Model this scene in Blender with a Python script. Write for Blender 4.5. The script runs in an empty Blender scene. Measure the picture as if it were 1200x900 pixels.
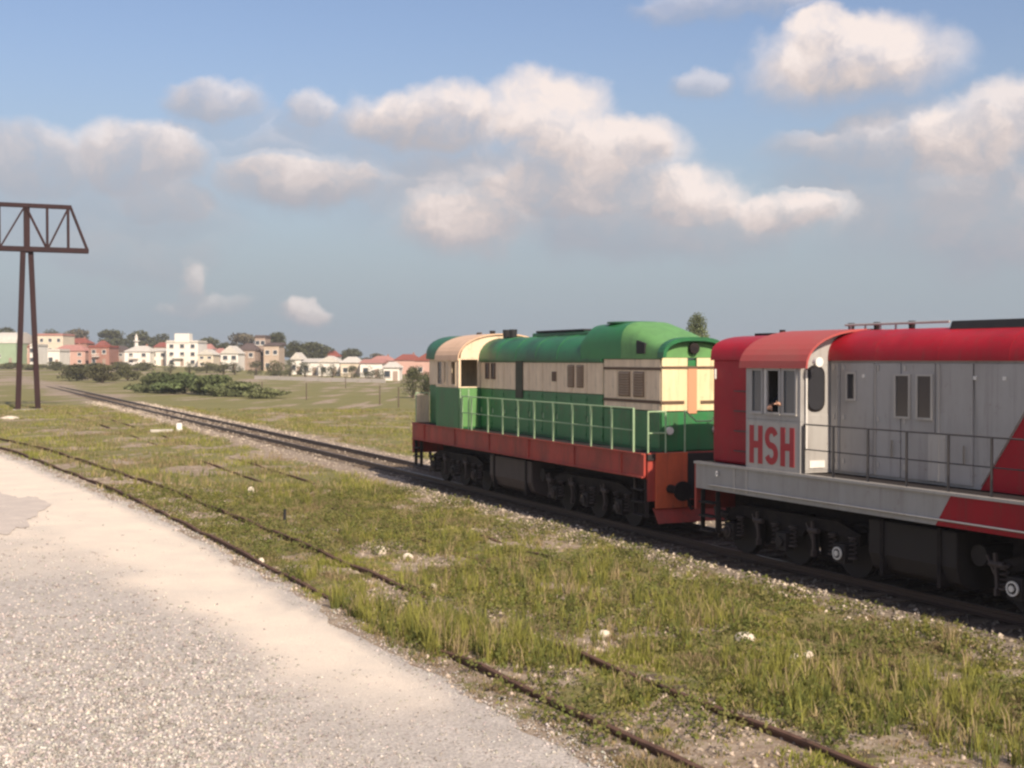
import bpy, math, random
import numpy as np
from mathutils import Vector, noise as mnoise
random.seed(7); rng = np.random.default_rng(11)
R = math.radians
SC = bpy.context.scene
COL = SC.collection

# ------------------------------------------------------------ camera
F = 1500.0; HC = 3.95; PITCH = math.atan(29 / F)
cam = bpy.data.cameras.new('camera'); camo = bpy.data.objects.new('camera', cam); COL.objects.link(camo)
camo.location = (0, 0, HC); camo.rotation_euler = (R(90) - PITCH, 0, 0)
cam.sensor_width = 36; cam.lens = 36 * F / 1200; cam.clip_start = 0.1; cam.clip_end = 20000
SC.camera = camo
SC.cycles.filter_width = 2.5
# ------------------------------------------------------------ light
SUN_EL = 37; SUN_TH = 26          # sun stands along the track, to the right of and behind the camera
sh = (math.sin(R(SUN_TH)), -math.cos(R(SUN_TH)))
sd = Vector((sh[0] * math.cos(R(SUN_EL)), sh[1] * math.cos(R(SUN_EL)), math.sin(R(SUN_EL))))
sl = bpy.data.lights.new('sun', 'SUN'); sl.energy = 4.6; sl.angle = R(0.5); sl.color = (1.0, 0.86, 0.68)
so = bpy.data.objects.new('sun', sl); COL.objects.link(so); so.rotation_euler = (-sd).to_track_quat('-Z', 'Y').to_euler()
so.location = (20, -20, 40)
SC.view_settings.view_transform = 'Standard'; SC.view_settings.look = 'None'
SC.view_settings.exposure = 0.42; SC.view_settings.gamma = 1
SC.view_settings.use_curve_mapping = False

def ray(x, y):
    a = (x - 600) / F; b = (450 - y) / F
    return (a, math.cos(PITCH) + b * math.sin(PITCH), -math.sin(PITCH) + b * math.cos(PITCH))

# ------------------------------------------------------------ world: sky with cumulus
W = bpy.data.worlds.new('World'); SC.world = W; W.use_nodes = True
nt = W.node_tree; nt.nodes.clear()
def N(t, **k):
    n = nt.nodes.new(t)
    for a, b in k.items(): setattr(n, a, b)
    return n
def L(a, b): nt.links.new(a, b)
def setin(n, i, v):
    if hasattr(v, 'is_linked') or isinstance(v, bpy.types.NodeSocket): L(v, n.inputs[i])
    else: n.inputs[i].default_value = v
def M(op, a, b=0.0, c=0.0, clamp=False):
    n = N('ShaderNodeMath', operation=op, use_clamp=clamp)
    setin(n, 0, a); setin(n, 1, b); setin(n, 2, c); return n.outputs[0]
def V(op, a, b=None):
    n = N('ShaderNodeVectorMath', operation=op); setin(n, 0, a)
    if b is not None: setin(n, 1, b)
    return n.outputs[1] if op in ('LENGTH', 'DOT_PRODUCT') else n.outputs[0]
def sstep(v, a, b):
    n = N('ShaderNodeMapRange', interpolation_type='SMOOTHSTEP'); setin(n, 0, v)
    n.inputs[1].default_value = a; n.inputs[2].default_value = b; return n.outputs[0]
def fbm(vec, scale, detail, rough=0.55):
    n = N('ShaderNodeTexNoise'); L(vec, n.inputs['Vector']); n.inputs['Scale'].default_value = scale
    n.inputs['Detail'].default_value = detail; n.inputs['Roughness'].default_value = rough; return n
sky = N('ShaderNodeTexSky', sky_type='NISHITA'); sky.sun_disc = False
sky.sun_elevation = R(SUN_EL); sky.sun_rotation = math.atan2(sh[0], sh[1])
sky.air_density = 1.25; sky.dust_density = 1.6; sky.ozone_density = 2.2
tc = N('ShaderNodeTexCoord'); sx = N('ShaderNodeSeparateXYZ'); L(tc.outputs['Generated'], sx.inputs[0])
az = M('ARCTAN2', sx.outputs[0], sx.outputs[1]); el = M('ARCSINE', sx.outputs[2])
cx = N('ShaderNodeCombineXYZ'); L(az, cx.inputs[0]); L(el, cx.inputs[1]); P0 = cx.outputs[0]
wn = fbm(P0, 11, 3.5, .55); w1 = V('MULTIPLY', V('SUBTRACT', wn.outputs['Color'], (.5, .5, .5)), (.05, .034, 0))
wn2 = fbm(P0, 38, 4, .6); w2 = V('MULTIPLY', V('SUBTRACT', wn2.outputs['Color'], (.5, .5, .5)), (.026, .020, 0))
P = V('ADD', V('ADD', P0, w1), w2)
#        px    py   rx  ry  opacity brightness
CL = [(253, 122, 56, 32, .62, .48), (364, 135, 34, 28, .55, .48),
      (35, 205, 90, 52, .60, .30), (165, 195, 92, 52, .72, .42), (200, 245, 64, 32, .62, .42),
      (355, 224, 102, 37, .78, .52), (500, 152, 108, 46, .85, .58), (640, 142, 82, 54, 1.0, .95),
      (700, 180, 105, 46, .95, .72), (760, 165, 34, 26, .6, .6), (540, 268, 88, 44, .95, .80),
      (665, 232, 150, 44, .85, .50), (800, 246, 84, 52, .98, .78), (918, 256, 72, 31, .92, .74),
      (770, 275, 190, 46, .62, .38), (996, 82, 112, 58, 1.0, .80), (962, 36, 44, 28, .9, .95),
      (825, 98, 32, 20, .40, .55), (1130, 182, 76, 56, .88, .70), (1040, 178, 130, 34, .60, .42),
      (1185, 275, 120, 70, .70, .38), (1190, 150, 70, 56, .75, .5), (218, 328, 18, 24, .50, .70),
      (245, 356, 56, 16, .30, .50), (150, 305, 100, 34, .35, .30), (362, 371, 24, 20, .62, .62),
      (850, 6, 110, 20, .35, .6), (90, 255, 190, 60, .42, .30), (420, 200, 160, 60, .40, .35), (620, 235, 240, 64, .62, .40), (1090, 235, 170, 100, .50, .36), (300, 170, 120, 40, .25, .35)]
dens = None; lnum = None; lden = None
for (px, py, rx, ry, op, br) in CL:
    r = Vector(ray(px, py)).normalized(); c = (math.atan2(r.x, r.y), math.asin(r.z), 0)
    q = V('MULTIPLY', V('SUBTRACT', P, c), (F / (rx * 1.24), F / (ry * 1.24), 0))
    g = M('SUBTRACT', 1.0, V('LENGTH', q), clamp=True); g1_ = g
    lit = M('MULTIPLY_ADD', V('DOT_PRODUCT', q, (.16, .80, 0)), 1.0, br + .0); g = M('MULTIPLY', g, op ** 3)
    soft = M('ADD', V('DOT_PRODUCT', q, (0, 1.2, 0)), 1.45)
    go = M('MULTIPLY', sstep(M('MULTIPLY', g1_, soft), 0, .78), min(1, op * 1.12))
    dens = go if dens is None else M('MAXIMUM', dens, go)
    lnum = M('MULTIPLY', g, lit) if lnum is None else M('MULTIPLY_ADD', g, lit, lnum)
    lden = M('ADD', g, 1e-4) if lden is None else M('ADD', g, lden)
lit = M('DIVIDE', lnum, lden)
# the same broken cumulus goes on all round, outside the frame of the photograph
dn = fbm(V('MULTIPLY', tc.outputs['Generated'], (1, 1, 2.2)), 5.0, 6, .55).outputs['Fac']
outside = M('MAXIMUM', sstep(M('ABSOLUTE', az), .42, .52), sstep(el, .30, .38))
gen = M('MULTIPLY', M('MULTIPLY', sstep(dn, .50, .62), outside), .85)
gen = M('MULTIPLY', gen, sstep(el, .02, .10))
lit = M('ADD', M('MULTIPLY', lit, M('SUBTRACT', 1.0, outside)), M('MULTIPLY', .62, outside))
fine = fbm(P, 26, 6, .6).outputs['Fac']
dens = M('MULTIPLY', dens, M('MULTIPLY_ADD', sstep(fine, .28, .60), .36, .68), clamp=True)
dens = M('MAXIMUM', dens, gen)
lit = M('ADD', lit, M('MULTIPLY', M('SUBTRACT', fine, .5), .95), clamp=True)
ccol = N('ShaderNodeValToRGB'); L(lit, ccol.inputs[0])
e = ccol.color_ramp.elements
e[0].position = 0.05; e[0].color = (.290, .300, .345, 1); e[1].position = 1.0; e[1].color = (.72, .635, .60, 1)
m_ = e.new(.45); m_.color = (.375, .355, .375, 1); m_ = e.new(.72); m_.color = (.53, .465, .45, 1)
bs = N('ShaderNodeBackground'); bs.inputs[1].default_value = .088
hs = N('ShaderNodeMix', data_type='RGBA', blend_type='MULTIPLY'); hs.inputs[0].default_value = 1
L(sky.outputs[0], hs.inputs[6]); hs.inputs[7].default_value = (1.0, .945, 1.05, 1)
L(hs.outputs[2], bs.inputs[0])
bh = N('ShaderNodeBackground'); bh.inputs[0].default_value = (.262, .322, .382, 1)     # thin veil of haze low in the sky
bc = N('ShaderNodeBackground'); L(ccol.outputs[0], bc.inputs[0])
mh = N('ShaderNodeMixShader'); L(M('MULTIPLY', M('SUBTRACT', 1.0, sstep(el, -.02, .26)), .93), mh.inputs[0]); L(bs.outputs[0], mh.inputs[1]); L(bh.outputs[0], mh.inputs[2])
mc = N('ShaderNodeMixShader'); L(dens, mc.inputs[0]); L(mh.outputs[0], mc.inputs[1]); L(bc.outputs[0], mc.inputs[2])
wo = N('ShaderNodeOutputWorld'); L(mc.outputs[0], wo.inputs[0])
W.cycles.sampling_method = 'MANUAL'; W.cycles.sample_map_resolution = 512

# ------------------------------------------------------------ materials
def mat(name, col, rough=.6, spec=.3, dirt=0., dcol=(.12, .09, .07), scale=2.5, streak=1.0, bump=0., bscale=60, metal=0., attr=None, fine=.0, coat=0., grime=0.):
    m = bpy.data.materials.new(name); m.use_nodes = True; t = m.node_tree; b = t.nodes['Principled BSDF']
    def n(k, **kw):
        x = t.nodes.new(k)
        for a, v in kw.items(): setattr(x, a, v)
        return x
    l = t.links.new
    b.inputs['Roughness'].default_value = rough; b.inputs['Specular IOR Level'].default_value = spec; b.inputs['Metallic'].default_value = metal
    if coat: b.inputs['Coat Weight'].default_value = coat; b.inputs['Coat Roughness'].default_value = .25
    tcn = n('ShaderNodeTexCoord'); mp = n('ShaderNodeMapping'); l(tcn.outputs['Object'], mp.inputs[0]); mp.inputs['Scale'].default_value = (1, 1, 1 / streak)
    src = None
    if attr:
        a = n('ShaderNodeAttribute', attribute_name=attr); src = a.outputs['Color']
    mix = n('ShaderNodeMix', data_type='RGBA')
    if src is not None: l(src, mix.inputs[6])
    else: mix.inputs[6].default_value = (*col, 1)
    mix.inputs[7].default_value = (*dcol, 1)
    nz = n('ShaderNodeTexNoise'); l(mp.outputs[0], nz.inputs['Vector']); nz.inputs['Scale'].default_value = scale; nz.inputs['Detail'].default_value = 7; nz.inputs['Roughness'].default_value = .62
    mr = n('ShaderNodeMapRange'); l(nz.outputs['Fac'], mr.inputs[0]); mr.inputs[1].default_value = .42; mr.inputs[2].default_value = .75; mr.inputs[4].default_value = dirt
    l(mr.outputs[0], mix.inputs[0])
    out = mix.outputs[2]
    if grime:      # rust and soot runs, chips and faded blotches
        def layer(src_, scl, lo, hi, amt, colr, sv, det=8):
            mp2 = n('ShaderNodeMapping'); l(tcn.outputs['Object'], mp2.inputs[0]); mp2.inputs['Scale'].default_value = sv
            z2 = n('ShaderNodeTexNoise'); l(mp2.outputs[0], z2.inputs['Vector']); z2.inputs['Scale'].default_value = scl; z2.inputs['Detail'].default_value = det; z2.inputs['Roughness'].default_value = .7
            r2 = n('ShaderNodeMapRange'); l(z2.outputs['Fac'], r2.inputs[0]); r2.inputs[1].default_value = lo; r2.inputs[2].default_value = hi; r2.inputs[4].default_value = amt
            x2 = n('ShaderNodeMix', data_type='RGBA'); l(r2.outputs[0], x2.inputs[0]); l(src_, x2.inputs[6]); x2.inputs[7].default_value = (*colr, 1); return x2.outputs[2]
        out = layer(out, 3.0, .52, .72, grime, (.09, .06, .045), (3, 3, .22))
        out = layer(out, 7.0, .60, .68, grime, (.13, .07, .045), (1, 1, 1))
        out = layer(out, .9, .50, .75, grime * .6, tuple(min(1, c * 1.2 + .06) for c in col), (1, 1, 1))
    if fine:
        f = n('ShaderNodeTexNoise'); l(tcn.outputs['Object'], f.inputs['Vector']); f.inputs['Scale'].default_value = bscale; f.inputs['Detail'].default_value = 3
        fr = n('ShaderNodeMapRange'); l(f.outputs['Fac'], fr.inputs[0]); fr.inputs[1].default_value = .3; fr.inputs[2].default_value = .7; fr.inputs[3].default_value = 1 - fine; fr.inputs[4].default_value = 1 + fine
        mm = n('ShaderNodeVectorMath', operation='SCALE'); l(out, mm.inputs[0]); l(fr.outputs[0], mm.inputs['Scale']); out = mm.outputs[0]
    l(out, b.inputs['Base Color'])
    if bump:
        f2 = n('ShaderNodeTexNoise'); l(tcn.outputs['Object'], f2.inputs['Vector']); f2.inputs['Scale'].default_value = bscale; f2.inputs['Detail'].default_value = 4
        bp_ = n('ShaderNodeBump'); bp_.inputs['Strength'].default_value = bump; bp_.inputs['Distance'].default_value = .02; l(f2.outputs['Fac'], bp_.inputs['Height']); l(bp_.outputs[0], b.inputs['Normal'])
    return m
MT = dict(
    green=mat('green_paint', (.030, .185, .060), .45, .4, .8, (.055, .12, .055), 2.2, 3, .10, 9, grime=.6),
    lit_green=mat('sunlit_green_paint', (.13, .30, .10), .55, .3, .6, (.07, .14, .06), 3, 2),  # the green paint again, lightened to stand for sun on it
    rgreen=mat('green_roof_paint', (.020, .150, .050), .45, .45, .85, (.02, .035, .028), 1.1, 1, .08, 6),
    cream=mat('cream_paint', (.82, .65, .46), .5, .35, .75, (.55, .40, .27), 2.6, 4, .08, 9, grime=.4),
    ecream=mat('clean_cream_paint', (.80, .66, .40), .5, .35, .5, (.60, .42, .24), 2.6, 4, grime=.35),
    croof=mat('cream_roof_paint', (.70, .47, .31), .5, .3, .5, (.50, .32, .20), 2, 1),
    redbrown=mat('dull_red_frame_paint', (.42, .062, .045), .55, .3, .85, (.16, .05, .04), 2, 2, .1, 12, grime=.5),
    orange=mat('orange_red_paint', (.60, .125, .055), .5, .3, .6, (.35, .09, .05), 3, 2, grime=.5),
    red=mat('bright_red_paint', (.37, .010, .022), .45, .22, .5, (.20, .012, .02), 1.6, 2, .05, 7, grime=.35),
    dred=mat('dusty_red_roof_paint', (.40, .078, .072), .6, .25, .6, (.33, .12, .10), 1.4, 1),
    grey=mat('silver_grey_paint', (.385, .37, .355), .45, .4, .7, (.29, .26, .235), 1.6, 4, .08, 8, grime=.28),
    lgrey=mat('pale_grey_door_paint', (.47, .44, .40), .5, .35, .5, (.36, .32, .28), 2, 3, grime=.25),
    dark=mat('grimy_black_running_gear', (.012, .009, .010), .75, .25, .8, (.035, .026, .023), 5, 1, .3, 30),
    darkg=mat('dusty_dark_grey_metal', (.028, .023, .023), .7, .3, .7, (.03, .025, .022), 4, 1),
    tank=mat('dusty_brown_tank_metal', (.075, .058, .055), .6, .3, .7, (.05, .04, .037), 3, 2),
    soot=mat('soot_black', (.02, .02, .022), .7, .3, .3, (.05, .045, .04), 4),
    brown=mat('brown_grille_paint', (.14, .085, .055), .6, .3, .6, (.07, .045, .03), 5, 2),
    post=mat('pale_green_railing_paint', (.33, .47, .28), .5, .35, .5, (.20, .26, .16), 8, 1),
    rail_dark=mat('dark_grey_railing_paint', (.05, .048, .05), .5, .4, .4, (.1, .08, .07), 8),
    white=mat('white_paint', (.78, .75, .70), .5, .4, .4, (.5, .45, .38), 4),
    steel=mat('polished_rail_head', (.085, .060, .050), .42, .4, .6, (.08, .05, .035), 8, 1, metal=.35),
    rust=mat('brown_rusty_rail', (.135, .078, .058), .85, .15, .8, (.06, .038, .03), 6, 1, .3, 40),
    grust=mat('rusty_steelwork', (.042, .022, .023), .85, .12, .7, (.022, .016, .017), 1.5, 3, .2, 20),
    sleeper=mat('weathered_sleeper_wood', (.13, .10, .075), .9, .1, .7, (.07, .05, .04), 5, .3, .5, 30, fine=.3),
    seat=mat('dark_cab_lining', (.05, .05, .055), .8, .2),
)
def glass(name, col, rough=.08, al=.75):
    m = bpy.data.materials.new(name); m.use_nodes = True; b = m.node_tree.nodes['Principled BSDF']
    b.inputs['Base Color'].default_value = (*col, 1); b.inputs['Roughness'].default_value = rough; b.inputs['Specular IOR Level'].default_value = .6
    b.inputs['Alpha'].default_value = al; return m
MT['glass'] = glass('dusty_cab_glass', (.16, .17, .175), .15, .8)
MT['dglass'] = glass('dark_window_glass', (.035, .035, .04), .12, 1)
MT['hglass'] = glass('house_window_glass', (.05, .06, .075), .12, 1)

# ------------------------------------------------------------ mesh helpers
class MB:
    def __init__(s): s.v = []; s.f = []
    def add(s, v, f):
        o = len(s.v); s.v += [tuple(p) for p in v]; s.f += [tuple(i + o for i in q) for q in f]; return s
    def box(s, x0, x1, y0, y1, z0, z1):
        return s.add([(x0, y0, z0), (x1, y0, z0), (x1, y1, z0), (x0, y1, z0), (x0, y0, z1), (x1, y0, z1), (x1, y1, z1), (x0, y1, z1)],
                     [(0, 3, 2, 1), (4, 5, 6, 7), (0, 1, 5, 4), (1, 2, 6, 5), (2, 3, 7, 6), (3, 0, 4, 7)])
    def prism_x(s, prof, x0, x1):      # prof: list of (y,z)
        n = len(prof)
        return s.add([(x0, y, z) for y, z in prof] + [(x1, y, z) for y, z in prof],
                     [tuple(range(n))[::-1], tuple(range(n, 2 * n))] + [(i, (i + 1) % n, n + (i + 1) % n, n + i) for i in range(n)])
    def prism_y(s, prof, y0, y1):      # prof: list of (x,z)
        n = len(prof)
        return s.add([(x, y0, z) for x, z in prof] + [(x, y1, z) for x, z in prof],
                     [tuple(range(n)), tuple(range(n, 2 * n))[::-1]] + [(i, n + i, n + (i + 1) % n, (i + 1) % n) for i in range(n)])
    def loft(s, rings, cap=True):
        n = len(rings[0]); v = [p for r_ in rings for p in r_]; f = []
        for k in range(len(rings) - 1):
            for i in range(n): f.append((k * n + i, k * n + (i + 1) % n, (k + 1) * n + (i + 1) % n, (k + 1) * n + i))
        if cap: f += [tuple(range(n))[::-1], tuple(range((len(rings) - 1) * n, len(rings) * n))]
        return s.add(v, f)
    def tube(s, a, b, r, n=8, r2=None):
        a = Vector(a); b = Vector(b); d = (b - a).normalized(); u = d.orthogonal().normalized(); w = d.cross(u); r2 = r if r2 is None else r2
        return s.loft([[a + (u * math.cos(t) + w * math.sin(t)) * r for t in [2 * math.pi * i / n for i in range(n)]],
                       [b + (u * math.cos(t) + w * math.sin(t)) * r2 for t in [2 * math.pi * i / n for i in range(n)]]])
    def path(s, pts, r, n=8):
        for a, b in zip(pts, pts[1:]): s.tube(a, b, r, n)
        return s
    def bar(s, a, b, w, h=None):
        h = h or w; a = Vector(a); b = Vector(b); d = (b - a).normalized(); u = d.cross(Vector((0, 0, 1)))
        if u.length < .1: u = d.cross(Vector((1, 0, 0)))
        u.normalize(); v = u.cross(d)
        return s.loft([[p + u * i * w / 2 + v * j * h / 2 for i, j in ((-1, -1), (1, -1), (1, 1), (-1, 1))] for p in (a, b)])
    def disc(s, c, r, axis, th, n=20):
        c = Vector(c); a = Vector(axis).normalized(); return s.tube(c - a * th / 2, c + a * th / 2, r, n)
    def build(s, name, m, parent=None, bevel=0, smooth=False, label=None, loc=None):
        me = bpy.data.meshes.new(name); me.from_pydata(s.v, [], s.f); me.update()
        me.materials.append(m if not isinstance(m, str) else MT[m])
        o = bpy.data.objects.new(name, me); COL.objects.link(o); o.parent = parent
        if loc: o.location = loc
        if bevel:
            b = o.modifiers.new('bevel', 'BEVEL'); b.width = bevel; b.segments = 2; b.limit_method = 'ANGLE'
        if smooth:
            me.polygons.foreach_set('use_smooth', [True] * len(me.polygons)); me.set_sharp_from_angle(angle=R(38))
        if label: o['label'] = label
        return o
def grid_wall(mb, us, vs, opens, d0, d1, axis):
    """solid panel in (u,v) with rectangular openings; axis 'y' -> u=x, depth=y ; axis 'x' -> u=y, depth=x"""
    U = sorted(set(us + [a for o in opens for a in o[:2]])); Vv = sorted(set(vs + [a for o in opens for a in o[2:]]))
    U = [u for u in U if us[0] <= u <= us[1]]; Vv = [v for v in Vv if vs[0] <= v <= vs[1]]
    nu, nv = len(U) - 1, len(Vv) - 1
    solid = [[not any(o[0] - 1e-6 <= (U[i] + U[i + 1]) / 2 <= o[1] and o[2] <= (Vv[j] + Vv[j + 1]) / 2 <= o[3] for o in opens) for j in range(nv)] for i in range(nu)]
    idx = {}; v = []; f = []
    def vid(i, j, d):
        if (i, j, d) not in idx:
            idx[(i, j, d)] = len(v); D = d1 if d else d0; v.append((U[i], D, Vv[j]) if axis == 'y' else (D, U[i], Vv[j]))
        return idx[(i, j, d)]
    for i in range(nu):
        for j in range(nv):
            if not solid[i][j]: continue
            for d in (0, 1): f.append((vid(i, j, d), vid(i + 1, j, d), vid(i + 1, j + 1, d), vid(i, j + 1, d)))
            for (di, dj, A, B) in ((-1, 0, (i, j), (i, j + 1)), (1, 0, (i + 1, j), (i + 1, j + 1)), (0, -1, (i, j), (i + 1, j)), (0, 1, (i, j + 1), (i + 1, j + 1))):
                a, b = i + di, j + dj
                if not (0 <= a < nu and 0 <= b < nv) or not solid[a][b]:
                    f.append((vid(*A, 0), vid(*B, 0), vid(*B, 1), vid(*A, 1)))
    mb.add(v, f)
def rings_box(mb, u0, u1, v0, v1, w, d0, d1, axis):   # a rectangular frame
    grid_wall(mb, [u0, u1], [v0, v1], [(u0 + w, u1 - w, v0 + w, v1 - w)], d0, d1, axis)
def rrect(u0, u1, v0, v1, r, n=5):
    out = []
    for (cu, cv, a) in ((u1 - r, v1 - r, 0), (u0 + r, v1 - r, 90), (u0 + r, v0 + r, 180), (u1 - r, v0 + r, 270)):
        for k in range(n + 1):
            t = R(a + 90 * k / n); out.append((cu + r * math.cos(t), cv + r * math.sin(t)))
    return out
def empty(name, label, cat, loc=(0, 0, 0), rz=0, group=None):
    o = bpy.data.objects.new(name, None); COL.objects.link(o); o.location = loc; o.rotation_euler = (0, 0, rz); o.empty_display_size = .3
    o['label'] = label; o['category'] = cat
    if group: o['group'] = group
    return o
def tag(o, label=None, cat=None, group=None, kind=None):
    for k, v in (('label', label), ('category', cat), ('group', group), ('kind', kind)):
        if v: o[k] = v
    return o
def inst(o, parent, loc=None, rot=None, scale=None):
    c = o.copy(); COL.objects.link(c); c.parent = parent
    if loc is not None: c.location = loc
    if rot is not None: c.rotation_euler = rot
    if scale is not None: c.scale = scale
    return c

# ------------------------------------------------------------ track lines
def catmull(pts, step=.5):
    out = []; p = [np.array(q, float) for q in pts]; p = [2 * p[0] - p[1]] + p + [2 * p[-1] - p[-2]]
    for i in range(1, len(p) - 2):
        n = max(2, int(np.linalg.norm(p[i + 1] - p[i]) / step))
        for k in range(n):
            t = k / n; a, b, c, d = p[i - 1:i + 3]
            ta, tb = (c - a) , (d - b); La = np.linalg.norm(c - b)
            ta = ta / np.linalg.norm(ta) * La; tb = tb / np.linalg.norm(tb) * La
            out.append((2 * t**3 - 3 * t**2 + 1) * b + (t**3 - 2 * t**2 + t) * ta + (-2 * t**3 + 3 * t**2) * c + (t**3 - t**2) * tb)
    out.append(p[-2]); return np.array(out)
def off(line, d):     # d>0: away from the camera side (right of travel towards +S is negative)
    t = np.gradient(line, axis=0); t /= np.linalg.norm(t, axis=1)[:, None]
    return line + np.stack([-t[:, 1], t[:, 0]], 1) * d
GL = (-1.95, 43.15); GTH = 23.9; RL = (5.14, 27.10); RTH = 26.24
def along(o, th, s): return (o[0] + math.sin(R(th)) * s, o[1] - math.cos(R(th)) * s)
main = catmull([along(along(GL, 24.3, -150), 27, -110), along(along(GL, 24.3, -150), 25.5, -50), along(GL, 24.3, -150), along(GL, 24.3, -60), along(GL, 24.1, -15), GL, along(GL, GTH, 15.5), RL, along(RL, RTH, 14), along(RL, 27.5, 34)])
nearA = catmull([(-52, 95), (-36, 76), (-23.2, 58), (-16.9, 47.4), (-12.0, 38.8), (-7.0, 29.2), (-4.0, 23.3), (0, 15.85), (1.9, 12.35), (5.6, 5.2), (12, -7)])
near = off(nearA, .75)
th0 = R(24.9)
mid = catmull([(11.15 * math.cos(th0) + s * math.sin(th0), 11.15 * math.sin(th0) - s * math.cos(th0)) for s in (-110, -75, -40, -15, 15)])
edge = catmull([(-46, 82), (-31.5, 66), (-22.5, 55.5), (-13.4, 40.2), (-9.2, 33.0), (-5.1, 24.8), (-2.6, 19.6), (-1.1, 16.4), (0, 14.3), (.8, 12.7), (4.4, 5.4), (10, -6)])
def sdist(px, py, line):      # signed distance to a polyline (positive on its left side seen along travel = away from camera)
    ln = line[::3]; best = np.full(px.shape, 1e9); sg = np.zeros(px.shape)
    for a, b in zip(ln[:-1], ln[1:]):
        d = b - a; l2 = d @ d; t = np.clip(((px - a[0]) * d[0] + (py - a[1]) * d[1]) / l2, 0, 1)
        ex = px - a[0] - t * d[0]; ey = py - a[1] - t * d[1]; q = ex * ex + ey * ey
        m = q < best; best[m] = q[m]; sg[m] = np.sign(d[0] * ey[m] - d[1] * ex[m])
    return np.sqrt(best) * sg
def vnoise(x, y, seed=0):
    def h(i, j): 
        n = (i * 374761393 + j * 668265263 + seed * 1442695041) & 0xffffffff
        n = ((n ^ (n >> 13)) * 1274126177) & 0xffffffff; return ((n ^ (n >> 16)) & 0xffff) / 65535.0
    xi = np.floor(x).astype(np.int64); yi = np.floor(y).astype(np.int64); fx = x - xi; fy = y - yi
    fx = fx * fx * (3 - 2 * fx); fy = fy * fy * (3 - 2 * fy)
    return (h(xi, yi) * (1 - fx) + h(xi + 1, yi) * fx) * (1 - fy) + (h(xi, yi + 1) * (1 - fx) + h(xi + 1, yi + 1) * fx) * fy
def fnoise(x, y, seed=0, o=4):
    s = 0; a = .5; 
    for k in range(o): s = s + a * vnoise(x * 2**k, y * 2**k, seed + k); a *= .5
    return s / (1 - .5**o)
def ss(x, a, b):
    t = np.clip((x - a) / (b - a), 0, 1); return t * t * (3 - 2 * t)
def height(x, y, base=False):
    x = np.asarray(x, float); y = np.asarray(y, float)
    dm = sdist(x, y, main); dn = np.abs(sdist(x, y, near)); de = sdist(x, y, edge)
    h = np.full(x.shape, -.20) + .10 * (fnoise(x * .5, y * .5, 3) - .5)
    h = h + (-.10 + .04 * (fnoise(x, y, 5) - .5) - h) * (1 - ss(de, -.1, .8))
    h = h + (-.115 - h) * (1 - ss(dn, .9, 1.6)) * .85
    h = h + (-.19 - h) * (1 - ss(np.abs(dm), 1.75, 2.7))
    h = h - .35 * ss(dm, 2.6, 6) + .0
    d = np.hypot(x, y)
    h = h + ss(d, 170, 470) * 2.9 * ss(-x / np.maximum(d, 1), .07, .30) + .5 * (fnoise(x * .02, y * .02, 9) - .5) * ss(d, 60, 200)
    return h
def hz(x, y): return float(height(np.array([x]), np.array([y]))[0])

# ------------------------------------------------------------ ground
def axis_pts(segs):
    out = []
    for a, b, st in segs: out += list(np.arange(a, b, st))
    return np.array(out + [segs[-1][1]])
xs = axis_pts([(-4000, -900, 500), (-900, -300, 60), (-300, -90, 12), (-90, -32, 2), (-32, 14, .3), (14, 40, 2), (40, 200, 20), (200, 800, 100), (800, 4000, 800)])
ys = axis_pts([(-60, 4, 4), (4, 48, .3), (48, 110, 1.2), (110, 300, 8), (300, 900, 40), (900, 7000, 600)])
X, Y = np.meshgrid(xs, ys); Z = height(X, Y)
nx, ny = len(xs), len(ys)
gv = np.stack([X.ravel(), Y.ravel(), Z.ravel()], 1)
I = (np.arange(ny - 1)[:, None] * nx + np.arange(nx - 1)[None]).ravel()
gf = np.stack([I, I + 1, I + nx + 1, I + nx], 1)
def np_mesh(name, v, f, m, cols=None, smooth=False, parent=None):
    me = bpy.data.meshes.new(name); k = f.shape[1]
    me.vertices.add(len(v)); me.vertices.foreach_set('co', v.astype(np.float32).ravel())
    me.loops.add(f.size); me.loops.foreach_set('vertex_index', f.astype(np.int32).ravel())
    me.polygons.add(len(f)); me.polygons.foreach_set('loop_start', np.arange(0, f.size, k, dtype=np.int32))
    me.polygons.foreach_set('loop_total', np.full(len(f), k, dtype=np.int32))
    if smooth: me.polygons.foreach_set('use_smooth', np.ones(len(f), bool))
    me.update(calc_edges=True)
    if cols is not None:
        a = me.color_attributes.new('Col', 'FLOAT_COLOR', 'POINT'); c = np.ones((len(v), 4), np.float32); c[:, :cols.shape[1]] = cols; a.data.foreach_set('color', c.ravel())
    me.materials.append(m); o = bpy.data.objects.new(name, me); COL.objects.link(o); o.parent = parent; return o
def dirtmask(x, y):       # 1 = bare stony earth, 0 = grassed
    dn = np.abs(sdist(x, y, near)); de = sdist(x, y, edge); dm = np.abs(sdist(x, y, main))
    n = fnoise(x * .45, y * .45, 21)
    m = ss(n, .50, .64) * .8
    m = np.maximum(m, ss(fnoise(x * .9 + 5, y * .9, 31), .40, .60) * (1 - ss(dn, .7, 1.7)))
    def patch(px, py, r):
        rr = ray(px, py); k = -(HC + .15) / rr[2]; return 1 - ss(np.hypot((x - rr[0] * k), (y - rr[1] * k) * .55) / r + .5 * (n - .5), .5, 1.1)
    for q in ((440, 640, 1.0), (500, 655, .9), (870, 865, 1.0), (800, 835, .7), (690, 750, .7), (220, 548, 1.2), (640, 790, .6)): m = np.maximum(m, patch(*q))
    m = np.maximum(m, 1 - ss(de + .5 * (n - .5), .0, .5)); m = np.maximum(m, 1 - ss(dm, 2.1, 2.8))
    return m
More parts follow.
